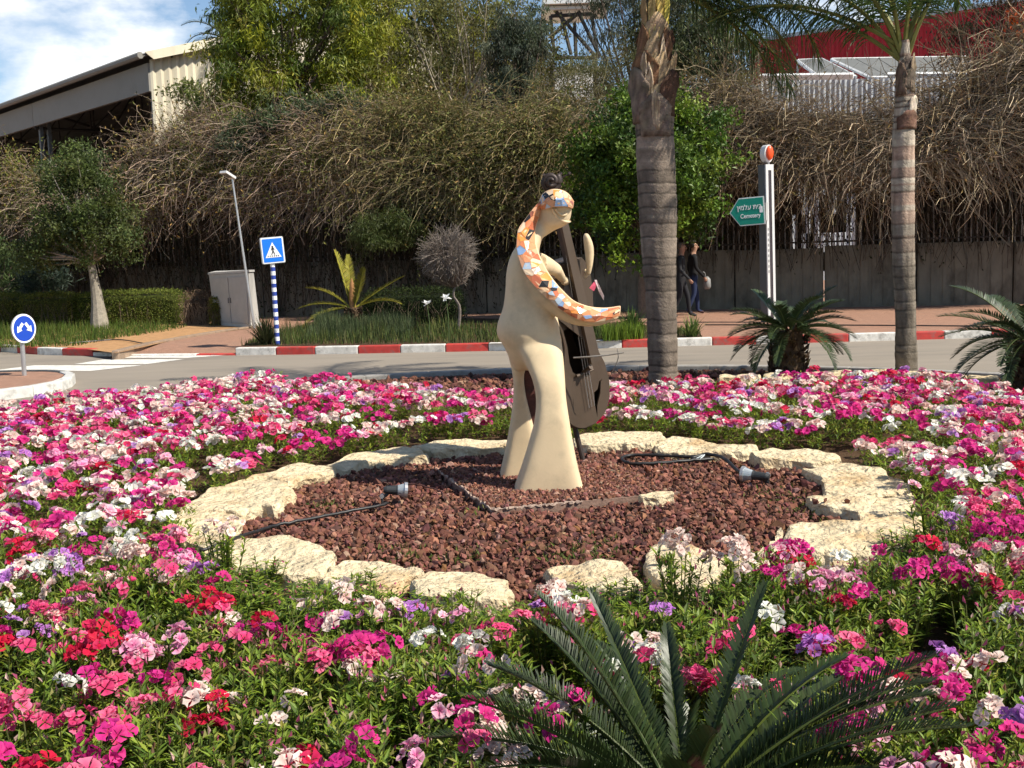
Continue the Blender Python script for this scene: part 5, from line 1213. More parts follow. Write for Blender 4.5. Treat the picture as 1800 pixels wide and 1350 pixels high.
tag(tb.build('thicket', M_leafdull), 'leafy backdrop coloured as deep shade behind the bars of the fence', None, None, 'stuff')
# hanging dead strands and ivy under the thicket, their colours darkened to carry its shade
def hang(label, lo_, hi_, n, seed, cols, zlo, leafn, lc):
    r = np.random.default_rng(seed); px = r.uniform(lo_, hi_, n); q = wq(px); zt_ = zpix(px, np.interp(px, BOT[:, 0], BOT[:, 1]) - 40, q[:, 1])
    off = r.uniform(.12, .55, n); N = 6; t = np.linspace(0, 1, N)
    end = r.uniform(zlo, 2.2, n)
    a = np.c_[q + wnor[None] * off[:, None], zt_]; b = np.c_[q + wnor[None] * (off * .8)[:, None] + wdir[None] * r.normal(0, .5, n)[:, None], np.minimum(end, zt_ - .2)]
    pts = a[:, None] + (b - a)[:, None] * t[None, :, None] + r.normal(0, .05, (n, N, 3))
    mb = MB(); tubes(mb, pts, r.uniform(.007, .016, (n, 1)) * np.linspace(1, .5, N)[None], 3, pick_cols(cols, [3, 3, 2], n, .25, .03, r))
    o = tag(mb.build('hanging_vine', M_twig), label, None, None, 'stuff')
    if leafn:
        k = r.integers(0, n, leafn); j = r.integers(0, N, leafn); mb = MB()
        leaves(mb, pts[k, j] + r.normal(0, .08, (leafn, 3)), rand_dirs(leafn, -.8, r), rand_dirs(leafn, .3, r), r.uniform(.05, .11, leafn), r.uniform(.03, .06, leafn), pick_cols(lc, [3, 3], leafn, .25, .05, r)); c = mb.build('vine_leaves', M_leafdull, o); c['kind'] = 'stuff'
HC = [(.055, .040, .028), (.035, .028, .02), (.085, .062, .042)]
hang('dead strands coloured dark as in shade over the wall left of the statue', -130, 880, 1300, 301, HC, .15, 15000, [(.045, .035, .022), (.035, .04, .02)])
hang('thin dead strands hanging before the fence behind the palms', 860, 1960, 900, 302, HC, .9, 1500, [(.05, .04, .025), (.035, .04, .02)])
tree('green tuft hanging from the vines left of the round bare bush', gz(690, 600, 27.3, .2), [(690, 400, 27.2, 55, 26, .5), (640, 420, 27.2, 25, 20, .4)], 70, 60, .1, .12, .012, [(.06, .085, .02), (.09, .11, .03)], [3, 3], 310, .012, name='creeper', cat='creeper', nb=3, bark=(.06, .045, .03), hang=.8, up=0)

# ------------------------------------------------------------------ hedges, bushes, verge plants
def hedge(label, x0, x1, yt, yb, Yd, dep, cols, wts, seed, n, name='hedge', cat='hedge', tw=(.12, .09, .06), lL=.045, group=None, ragged=.03):
    r = np.random.default_rng(seed); m = pxm(Yd); a, b = P(x0, yb, Yd), P(x1, yb, Yd); zt = P((x0 + x1) / 2, yt, Yd)[2]; zb = .1
    base = np.array([(a[0] + b[0]) / 2, Yd + dep / 2, zb]); t = thing(name, label, cat, base, group)
    w_, h_ = b[0] - a[0], zt - zb
    mb = MB(); bevbox(mb, base + [0, 0, h_ * .46], (w_ * .94, dep * .9, h_ * .84), min(.12, w_ * .2), np.array(cols[0]) * .35);  # inner block in leaf colour, darkened to stand in for shade inside
    shift(mb.build('inner_shade_block', M_twig, t), base)
    f = r.choice(4, n, p=[.42, .34, .12, .12]); u = r.random((n, 2))
    x = np.where(f == 2, 0, np.where(f == 3, 1, u[:, 0])); y = np.where(f == 0, 0, u[:, 1]); y = np.where(f == 1, u[:, 1], y); zz = np.where(f == 1, 1, np.where(f == 0, u[:, 1], r.random(n)))
    rnd = .12 * (np.abs(x - .5) * 2) ** 6 * (zz > .6)
    c = np.c_[a[0] + w_ * x, Yd + dep * y, zb + h_ * (zz - rnd)] + r.normal(0, ragged, (n, 3))
    nn = np.where((f == 1)[:, None], [[0, 0, 1.0]], np.where((f == 0)[:, None], [[0, -1.0, .2]], np.where((f == 2)[:, None], [[-1.0, 0, .2]], [[1.0, 0, .2]])))
    d = nrm(nn + r.normal(0, .8, (n, 3)))
    mb = MB(); leaves(mb, c, d, rand_dirs(n, .8, r), lL * r.uniform(.6, 1.3, n), lL * .45, pick_cols(cols, wts, n, .25, .05, r)); shift(mb.build('foliage', M_leafdull, t), base)
    k = 60; bx = base + np.c_[r.uniform(-w_ * .48, w_ * .48, k), r.uniform(-dep * .5, -dep * .3, k), np.zeros(k)]
    mb = MB(); tubes(mb, np.stack([bx, bx + np.c_[r.normal(0, .06, k), r.normal(-.03, .03, k), np.full(k, h_ * .35)], bx + np.c_[r.normal(0, .12, k), r.normal(-.02, .05, k), np.full(k, h_ * .75)]], 1), np.array([[.012, .009, .004]]), 4, tw); shift(mb.build('twigs', M_twig, t), base)
HG = [(.14, .15, .03), (.10, .115, .027), (.19, .185, .04)]
hedge('clipped hedge stub at the left edge of the photo', -70, 26, 520, 575, 27.6, .9, HG, [3, 3, 2], 401, 5000, group='clipped hedges at the left')
hedge('short clipped hedge left of the swollen trunk', 36, 124, 519, 572, 27.4, .9, HG, [3, 3, 2], 402, 5000, group='clipped hedges at the left')
hedge('long clipped hedge behind the swollen grey trunk', 128, 314, 515, 574, 27.6, 1.0, [(.13, .16, .03), (.09, .115, .025), (.18, .20, .045)], [3, 3, 2], 403, 10000, group='clipped hedges at the left')
hedge('dead brown shrub between the long hedge and the small green block', 322, 366, 519, 570, 27.0, .5, [(.17, .115, .075), (.11, .075, .05), (.24, .17, .11)], [3, 3, 2], 404, 1500, name='dead_shrub', cat='shrub', tw=(.22, .16, .11), ragged=.06)
hedge('small clipped green block beside the white cabinet', 370, 410, 525, 572, 26.5, .5, HG, [3, 3, 2], 405, 2500)
hedge('dark low hedge behind the yellowing cycad', 640, 810, 514, 562, 24.5, .8, [(.03, .045, .015), (.045, .06, .018)], [3, 2], 406, 6000, ragged=.06)
# bare clipped round shrub
bb = gz(806, 575, 22.3, .12); bt_ = thing('bare_round_shrub', 'leafless ball shaped shrub on a bent stem left of the statue', 'shrub', bb)
mb = MB(); fk = P(800, 505, 22.3); tube(mb, spline([bb, P(808, 540, 22.3), P(797, 520, 22.3), fk], 10), np.linspace(.035, .022, 10), 7, (.17, .14, .12)); shift(mb.build('stem', M_bark, bt_), bb)
ctr_ = P(787, 448, 22.3); n = 420; dd = nrm(rv.normal(size=(n, 3))); rad_ = .61 * rv.uniform(.8, 1.05, n)
tips = ctr_ + dd * rad_[:, None]; tips = tips[tips[:, 2] > ctr_[2] - .52]
mb = MB(); branches(mb, fk, tips, rv, .011, (.22, .18, .15), 3, .08)
sub = tips[rv.integers(0, len(tips), 900)]; inn = sub - (sub - ctr_) * rv.uniform(.3, .6, (900, 1)); tubes(mb, np.stack([inn, (inn + sub) / 2 + rv.normal(0, .03, (900, 3)), sub + rv.normal(0, .05, (900, 3))], 1), np.array([[.006, .005, .003]]), 3, (.22, .185, .155))
shift(mb.build('twigs', M_twig, bt_), bb)
# grass and weeds
def blades(name, label, poly_px, n, h, cols, wts, seed, z0=.12, w=.012, lean=.35):
    r = np.random.default_rng(seed); poly = np.array([G(x, y, z0)[:2] for x, y in poly_px]); lo_, hi_ = poly.min(0), poly.max(0)
    p = r.uniform(lo_, hi_, (n * 4, 2)); p = p[in_poly(p, poly)][:n]; k = len(p)
    if not k: return
    hh = r.uniform(*h, k) * (1 + .9 * fbm(np.c_[p * 1.6, p[:, :1] * 0], seed)).clip(.2, 1.9)
    a = r.uniform(0, 2 * math.pi, k); ln = r.uniform(.05, lean, k)
    D = np.c_[np.cos(a) * ln, np.sin(a) * ln, np.ones(k)]
    mb = MB(); strips(mb, np.c_[p, np.full(k, z0)], D, np.c_[np.cos(a), np.sin(a), np.zeros(k)], hh, np.full(k, w), np.full(k, .5), pick_cols(cols, wts, k, .25, .05, r), prof=(1, .8, .1), seg=2)
    tag(mb.build(name, M_leafdull), label, None, None, 'stuff')
GR = [(.075, .10, .025), (.055, .08, .022), (.13, .13, .045), (.05, .07, .03)]
blades('grass', 'long green grass on the verge behind the red and white kerb', [(424, 608), (600, 606), (900, 603), (1060, 599), (1235, 592), (1215, 582), (1000, 572), (700, 572), (560, 575), (500, 582), (440, 600)], 13000, (.05, .20), GR, [3, 3, 2, 3], 501)
blades('grass', 'taller grey green clump of grass before the yellowing cycad', [(540, 596), (720, 596), (730, 578), (560, 578)], 9000, (.13, .32), [(.07, .09, .045), (.06, .085, .035), (.11, .13, .06)], [3, 3, 2], 502)
blades('grass', 'bright green grass in front of the left hedges', [(-70, 612), (60, 612), (140, 608), (200, 596), (300, 582), (330, 574), (150, 574), (-70, 576)], 10000, (.05, .20), [(.075, .12, .022), (.055, .09, .02), (.12, .14, .035)], [3, 3, 2], 503)
blades('grass', 'bright short grass between statue and tall palm across the road', [(1060, 600), (1130, 597), (1130, 588), (1060, 590)], 3000, (.08, .2), [(.15, .22, .03), (.12, .18, .03)], [3, 3], 504)
def tuft(label, px, py, h, n, cols, name='weed', cat='weed', z0=.12, spread=.12, w=.02, group=None):
    b = G(px, py, z0); r = rv; a = r.uniform(0, 2 * math.pi, n); ln = r.uniform(.1, 1.0, n)
    mb = MB(); strips(mb, np.tile(b, (n, 1)) + np.c_[r.normal(0, spread * .3, (n, 2)), np.zeros(n)], np.c_[np.cos(a) * ln, np.sin(a) * ln, np.ones(n)], np.c_[np.cos(a), np.sin(a), np.zeros(n)] + 1e-3, h * r.uniform(.6, 1.1, n), np.full(n, w), np.full(n, .8), jit(cols, n, .25, .05, r), prof=(.8, 1, .6, .1))
    return tag(mb.build(name, M_leafdull), label, cat, group)
tuft('dark spiky bush at the foot of the striped sign post', 467, 606, .55, 260, (.05, .06, .025), 'spiky_bush', 'bush', w=.02)
tuft('strap leaved clump beside the tall palm across the road', 1217, 592, .4, 60, (.13, .18, .05), 'strap_leaved_plant', 'plant', w=.03)
tuft('small leafy clump left of the tall palm across the road', 1112, 588, .5, 160, (.07, .11, .03), 'leafy_clump', 'plant', w=.03)
tuft('pale leafy weed at the foot of the long hedge', 210, 570, .6, 60, (.16, .19, .1), 'tall_weed', 'weed', w=.05)
for x, y, h in ((755, 596, .62), (789, 600, .74)):
    b = G(x, y, .12); t = thing('white_iris', 'white iris on a thin stem, %s of the two on the verge' % ('shorter' if h < .7 else 'taller'), 'flower', b, 'white irises on the verge')
    mb = MB(); tube(mb, [b, b + [.01, 0, h * .5], b + [-.02, 0, h]], [.008, .007, .006], 5, (.12, .17, .07)); shift(mb.build('stem', M_leafdull, t), b)
    mb = MB(); n = 9; a = np.arange(n) * 2.4; leaves(mb, np.tile(b + [-.02, 0, h], (n, 1)), np.c_[np.cos(a), np.sin(a), rv.uniform(-.5, 1.2, n)], rand_dirs(n, 1), .11, .07, (.82, .82, .80)); shift(mb.build('petals', M_petal, t), b)
# small weeds in the gravel
rw = np.random.default_rng(9); mb = MB()
for x, y, s in ((855, 905, .5), (570, 893, .5), (1000, 975, 1), (1070, 965, .8), (1370, 878, .9), (1470, 905, 1.3), (700, 980, .9), (1400, 905, .6), (1120, 1020, .8), (1185, 830, .5), (1090, 1040, 1), (545, 850, .4), (820, 980, .5), (1020, 985, .9), (1440, 900, .8), (1175, 945, .5), (690, 975, .7)):
    n = int(90 * s); b = G(x, y, .05); sp2 = .13 * s
    p = b + np.c_[rw.normal(0, sp2, n), rw.normal(0, sp2, n), rw.uniform(0, .02, n)]
    leaves(mb, p, rand_dirs(n, .8, rw), rand_dirs(n, 1, rw), rw.uniform(.02, .05, n), .012, pick_cols([(.10, .13, .03), (.16, .15, .05), (.07, .10, .025)], [3, 2, 2], n, .2, .05, rw))
tag(mb.build('weeds', M_leafdull), 'small green weeds sprouting in the lava gravel', None, None, 'stuff')
# ================================================================== STREET FURNITURE
def rot_to(nx, ny):                                      # local x = right, y = into the panel, z = up; panel faces (nx,ny)
    n = nrm(np.array([nx, ny, 0.0])); rgt = np.array([-n[1], n[0], 0]); return np.stack([rgt, -n, [0, 0, 1.0]], 1)
def flat(poly2, c, R, depth, thick, C, m=None):
    """extruded outline in the panel plane; depth = how far proud of the panel front"""
    p = np.asarray(poly2, float); n = len(p)
    A = np.c_[p[:, 0], np.full(n, -depth), p[:, 1]] @ R.T + c; B = np.c_[p[:, 0], np.full(n, -depth + thick), p[:, 1]] @ R.T + c
    i = np.arange(n); j = (i + 1) % n
    mb = MB().add(np.r_[A, B], [i[None], i[None, ::-1] + n, np.stack([i, i + n, j + n, j], 1)], C)
    return mb
def fix(o):
    bm = bmesh.new(); bm.from_mesh(o.data); bmesh.ops.recalc_face_normals(bm, faces=bm.faces[:]); bm.to_mesh(o.data); bm.free(); return o
def circ(r, n=32, cx=0, cy=0, sx=1): return [(cx + sx * r * math.cos(a), cy + r * math.sin(a)) for a in np.linspace(0, 2 * math.pi, n, endpoint=False)]
def rrect(w, h, r, n=5):
    out = []
    for cx, cy, a0 in ((w / 2 - r, h / 2 - r, 0), (-w / 2 + r, h / 2 - r, math.pi / 2), (-w / 2 + r, -h / 2 + r, math.pi), (w / 2 - r, -h / 2 + r, 1.5 * math.pi)):
        out += [(cx + r * math.cos(a), cy + r * math.sin(a)) for a in np.linspace(a0, a0 + math.pi / 2, n)]
    return out
M_sign = mat('sign_film', attr=True, rough=0.35, var=0.03, bump=0)
BLU, WHI, BK = (.010, .17, .72), (.80, .80, .80), (.02, .02, .02)
# pedestrian crossing sign
sb_ = G(488, 606, .12); YS = sb_[1]
ps = thing('crossing_sign', 'blue pedestrian crossing sign on a blue and white striped post', 'sign', sb_)
topp = P(478.5, 455, YS)
mb = MB(); N_ = 21
for k in range(N_):
    a = sb_ + (topp - sb_) * k / N_; b = sb_ + (topp - sb_) * (k + 1) / N_
    mb.add(*(lambda q: (q.V[0], q.F, q.C[0]))((lambda q: (tube(q, [a, b], .042, 14, WHI if k % 2 else (.03, .06, .30)), q)[1])(MB())))
shift(mb.build('post', M_sign, ps), sb_)
Rp = rot_to(.36, -.93); Rp = Rp @ np.array([[math.cos(.06), 0, -math.sin(.06)], [0, 1, 0], [math.sin(.06), 0, math.cos(.06)]])
pc_ = P(478.5, 440, YS) - Rp[:, 1] * .06
o = fix(flat(rrect(.40, .46, .025), pc_, Rp, 0, .10, (.45, .46, .46)).build('sign_box', M_sign, ps)); shift(o, sb_); psb = o
def fl(poly, dep, C, nm, parent, c=pc_, R=Rp, loc=sb_):
    o = fix(flat(poly, c, R, dep, .003, C).build(nm, M_sign, parent))
    if parent.type == 'EMPTY': shift(o, loc)
    return o
face = fl(rrect(.385, .445, .02), .004, WHI, 'border', psb); fl(rrect(.345, .405, .012), .008, BLU, 'face', psb)
fl([(-.14, -.125), (.14, -.125), (0, .14)], .012, WHI, 'triangle', psb)
fl(circ(.016, 14, -.003, .062), .016, BK, 'pedestrian_head', psb)
fl([(-.016, .045), (.012, .048), (.030, .010), (.024, .006), (.010, .022), (.010, -.012), (.034, -.075), (.022, -.08), (.0, -.03), (-.024, -.082), (-.036, -.078), (-.010, -.010), (-.012, .018), (-.030, -.004), (-.036, .002)], .016, BK, 'pedestrian', psb)
for k in range(6): fl([(-.105 + k * .037, -.108), (-.088 + k * .037, -.108), (-.082 + k * .034, -.088), (-.095 + k * .034, -.088)], .016, BK, 'crossing_bar', psb)

# blue two arrow disc on the island
ab = G(43, 660, .12); YA_ = ab[1]
asg = thing('arrow_sign', 'round blue sign with two white arrows on the traffic island', 'sign', ab)
tp_ = P(38.5, 596, YA_)
mb = MB(); tube(mb, [ab, tp_], .032, 12); shift(mb.build('post', M_galv, asg), ab)
Ra = rot_to(.89, -.45); ca = P(38.5, 577.5, YA_) - Ra[:, 1] * .04
o = fix(flat(circ(.205, 40), ca, Ra, 0, .02, (.4, .4, .4)).build('disc', M_sign, asg)); shift(o, ab); dsc = o
fl(circ(.202, 40), .003, WHI, 'border', dsc, ca, Ra, ab); fl(circ(.176, 40), .007, (.012, .06, .42), 'face', dsc, ca, Ra, ab)
arr = np.array([(-.012, .075), (-.055, .03), (-.055, .03)])
def arrow(s):
    d = np.array([s * .62, -.78]); n_ = np.array([-d[1], d[0]]); o0 = np.array([s * .022, .075])
    q = [o0 + n_ * .022, o0 + d * .085 + n_ * .022, o0 + d * .085 + n_ * .052, o0 + d * .165, o0 + d * .085 - n_ * .052, o0 + d * .085 - n_ * .022, o0 - n_ * .022]
    return q
for s_ in (-1, 1): fl(arrow(s_), .011, WHI, 'arrow', dsc, ca, Ra, ab)

# green direction sign with orange lamp head
gb_ = G(1356, 566, .12); YG_ = gb_[1]; gt = P(1351, 289, YG_)
gs = thing('street_sign', 'tall grey post with green arrow sign and orange oval head', 'sign', gb_)
Rg = rot_to(.45, -.89); h_ = gt[2] - gb_[2]; lean = np.array([gt[0] - gb_[0], 0, 0]) / h_
def post_box(w, d, x, y, z0, z1, C, nm, m=M_sign):
    V = []
    for z in (z0, z1):
        for yy in (y - d / 2, y + d / 2):
            for xx in (x - w / 2, x + w / 2): V.append(np.array([xx, yy, z]) @ Rg.T + gb_ + lean * z)
    mb = MB().add(np.array(V), np.array([[0, 2, 3, 1], [4, 5, 7, 6], [0, 1, 5, 4], [2, 6, 7, 3], [0, 4, 6, 2], [1, 3, 7, 5]]), C)
    o = fix(mb.build(nm, m, gs)); shift(o, gb_); return o
GYP = (.36, .36, .355)
post_box(.185, .20, 0, .10, 0, h_, (.10, .105, .11), 'post')
post_box(.055, .03, -.065, -.016, 0, h_, (.62, .62, .61), 'front_strip'); post_box(.055, .03, .065, -.016, 0, h_, (.62, .62, .61), 'front_strip')
post_box(.075, .03, 0, -.016, h_ - .11, h_, (.62, .62, .61), 'cap_plate'); post_box(.075, .012, 0, -.012, 0, h_ - .112, (.05, .04, .045), 'groove')
for k in range(9): post_box(.022, .004, -.06, -.034, .95 + k * .10, 1.0 + k * .10, (.3, .3, .3), 'engraved_mark')
hc = P(1349.5, 270, YG_)
o = fix(flat([(x * .62, y) for x, y in circ(.165, 36)], hc, Rg, .035, .14, (.72, .70, .68)).build('head_frame', M_sign, gs)); shift(o, gb_)
bm = bmesh.new(); bmesh.ops.create_uvsphere(bm, u_segments=24, v_segments=16, radius=1.0)
mb = MB(); Vb_ = np.array([v.co[:] for v in bm.verts]) * [.082, .05, .135]; addbm_faces = [[v.index for v in f.verts] for f in bm.faces]; bm.free()
mb.add(Vb_ @ Rg.T + hc - Rg[:, 1] * .045 + [0.01, 0, .01], [np.array([f for f in addbm_faces if len(f) == k]) for k in (3, 4)], (.80, .09, .02)); shift(mb.build('orange_lens', M_sign, gs, True), gb_)
mb = MB(); cyl(mb, gt, hc, .02, k=8, C=GYP); shift(mb.build('neck', M_sign, gs), gb_)
# arrow panel
M_green = (.0, .215, .155)
Rs = rot_to(-.30, -.95); Rs = Rs @ np.array([[math.cos(.055), 0, -math.sin(.055)], [0, 1, 0], [math.sin(.055), 0, math.cos(.055)]])
sc0 = P(1313, 372, YG_ - .16)
w_, hh_, tp2 = .66, .53, .19
def pent(i): return [(w_ / 2 - i, hh_ / 2 - i), (-w_ / 2 + tp2, hh_ / 2 - i), (-w_ / 2 + i * 1.1, 0), (-w_ / 2 + tp2, -hh_ / 2 + i), (w_ / 2 - i, -hh_ / 2 + i)]
o = fix(flat(pent(0), sc0, Rs, 0, .045, (.4, .42, .42)).build('sign_panel', M_sign, gs)); shift(o, gb_)
pan = o
def sub_(poly, dep, C, nm):
    o = fix(flat(poly, sc0, Rs, dep, .003, C).build(nm, M_sign, pan)); o.matrix_parent_inverse = pan.matrix_world.inverted() @ Matrix.Identity(4); return o
for poly, dep, C, nm in ((pent(.006), .004, (.66, .70, .68), 'border'), (pent(.022), .008, M_green, 'face'), (rrect(.055, .11, .012) and [(x + .265, y + .02) for x, y in rrect(.06, .12, .012)], .012, WHI, 'symbol')):
    fl(poly, dep, C, nm, pan, sc0, Rs, gb_)
def text(s, size, x, y, C, nm, sx=1.0, rtl=False):
    cu = bpy.data.curves.new(nm, 'FONT'); cu.body = s[::-1] if rtl else s; cu.size = size; cu.align_x = 'CENTER'; cu.align_y = 'CENTER'; cu.extrude = 0.0015; cu.offset = .0015
    to = bpy.data.objects.new('tmp_text', cu); col.objects.link(to)
    me = bpy.data.meshes.new_from_object(to.evaluated_get(bpy.context.evaluated_depsgraph_get())); bpy.data.objects.remove(to, do_unlink=True)
    V = np.array([v.co[:] for v in me.vertices])
    W = np.c_[V[:, 0] * sx + x, -(.0125 + V[:, 2]), V[:, 1] + y] @ Rs.T + sc0
    me.vertices.foreach_set('co', W.astype(np.float32).ravel()); me.materials.clear(); me.materials.append(mat('lettering', (.8, .8, .8), rough=.4, var=0, bump=0)); me.update()
    me.name = nm; o = link(nm, me, pan); return o
text('בית עלמין', .125, .05, .075, WHI, 'hebrew_lettering', .92, True)
text('Cemetery', .115, .06, -.085, WHI, 'english_lettering', .80)
o = post_box(.05, .10, -.10, .0, P(1346, 388, YG_)[2] - gb_[2], P(1346, 356, YG_)[2] - gb_[2], (.45, .45, .44), 'bracket')

# white utility cabinet
cb = G(420, 573, .12); Rc = rot_to(-.60, -.80)
cab = thing('utility_cabinet', 'leaning white utility cabinet beside the hedge', 'cabinet', cb)
YC = 26.0
def cpt(px, py, Y): return P(px, py, Y)
A_ = [P(378, 566, 26.8), P(441, 573, 25.4), P(457, 569, 26.0), P(396, 563, 27.4)]
B_ = [P(367, 483, 26.8), P(437, 478.5, 25.4), P(446, 478, 26.0), P(380, 480, 27.4)]
for a in A_: a[2] = .1
V = np.array(A_ + B_)
ccab = V.mean(0)
mb = MB().add(V, np.array([[3, 2, 1, 0], [4, 5, 6, 7], [0, 1, 5, 4], [1, 2, 6, 5], [2, 3, 7, 6], [3, 0, 4, 7]]), (.42, .41, .385)); o = fix(mb.build('body', M_attr, cab)); shift(o, cb)
bv = o.modifiers.new('b', 'BEVEL'); bv.width = .015; bv.segments = 2
tpv = np.array(B_); tc_ = tpv.mean(0); lid = tc_ + (tpv - tc_) * 1.04
mb = MB().add(np.r_[lid + [0, 0, .003], lid + [0, 0, .05]], np.array([[3, 2, 1, 0], [4, 5, 6, 7], [0, 1, 5, 4], [1, 2, 6, 5], [2, 3, 7, 6], [3, 0, 4, 7]]), (.5, .49, .46)); o = fix(mb.build('lid', M_attr, cab)); shift(o, cb)
nf = nrm(np.cross(V[1] - V[0], V[4] - V[0])); nf = nf if nf[1] < 0 else -nf
f0 = lambda u, v: (V[0] * (1 - u) + V[1] * u) * (1 - v) + (V[4] * (1 - u) + V[5] * u) * v
for u0_, u1_ in ((.05, .49), (.51, .95)):
    q = np.array([f0(u0_, .08), f0(u1_, .08), f0(u1_, .93), f0(u0_, .93)]); mb = MB().add(np.r_[q + nf * .002, q + nf * .02], np.array([[3, 2, 1, 0], [4, 5, 6, 7], [0, 1, 5, 4], [1, 2, 6, 5], [2, 3, 7, 6], [3, 0, 4, 7]]), (.40, .39, .37)); d_o = fix(mb.build('door', M_attr, cab)); shift(d_o, cb)
    hp = f0(.47 if u0_ < .3 else .53, .5) + nf * .02; mb = MB(); box(mb, hp, (.03, .03, .12), (.1, .1, .1)); mb.build('handle', M_attr, d_o)
mb = MB(); q = np.array(A_); c_ = q.mean(0); q = c_ + (q - c_) * 1.05; mb.add(np.r_[q * [1, 1, 0] + [0, 0, .1], q * [1, 1, 0] + [0, 0, .19]], np.array([[3, 2, 1, 0], [4, 5, 6, 7], [0, 1, 5, 4], [1, 2, 6, 5], [2, 3, 7, 6], [3, 0, 4, 7]]), (.5, .48, .44)); o = fix(mb.build('plinth', M_attr, cab)); shift(o, cb)

# leaning lamp post
lb = G(447, 577, .12); YL = lb[1]
lp = thing('lamp_post', 'thin leaning lamp post with small flat lamp head', 'lamp post', lb)
lt = P(408, 312, YL)
mb = MB(); tube(mb, [lb, lb * .5 + lt * .5, lt], [.034, .027, .02], 10, (.42, .42, .42)); shift(mb.build('pole', M_galv, lp), lb)
ah, bh = P(409, 313, YL - .02), P(392, 302, YL - .25)
hd_ = nrm(bh - ah); sd = nrm(np.cross(hd_, [0, 0, 1])); up_ = np.cross(sd, hd_)
def slabbox(a, b, w, t, C, nm):
    V = [a + sd * w - up_ * t, a - sd * w - up_ * t, b - sd * w - up_ * t, b + sd * w - up_ * t]; V += [v + up_ * 2 * t for v in V]
    o = fix(MB().add(np.array(V), np.array([[3, 2, 1, 0], [4, 5, 6, 7], [0, 1, 5, 4], [1, 2, 6, 5], [2, 3, 7, 6], [3, 0, 4, 7]]), C).build(nm, M_attr, lp)); shift(o, lb)
slabbox(ah, bh, .10, .025, (.62, .62, .6), 'lamp_head'); slabbox(ah + hd_ * .08 - up_ * .03, bh - hd_ * .04 - up_ * .03, .07, .004, (.12, .12, .12), 'lens')

# fallen irrigation pipes
for lab, pts in (('thin dark irrigation pipe lying on the left sand', [(120, 603), (160, 600), (210, 597), (255, 604)]), ('thin irrigation pipe running along the right pavement', [(1240, 571), (1400, 571), (1560, 572), (1700, 573), (1800, 574)])):
    q = spline(np.array([G(x, y, .15) for x, y in pts]), 20); mb = MB(); tube(mb, q, .012, 6); tag(mb.build('irrigation_pipe', M_black), lab, 'pipe', 'irrigation pipes')

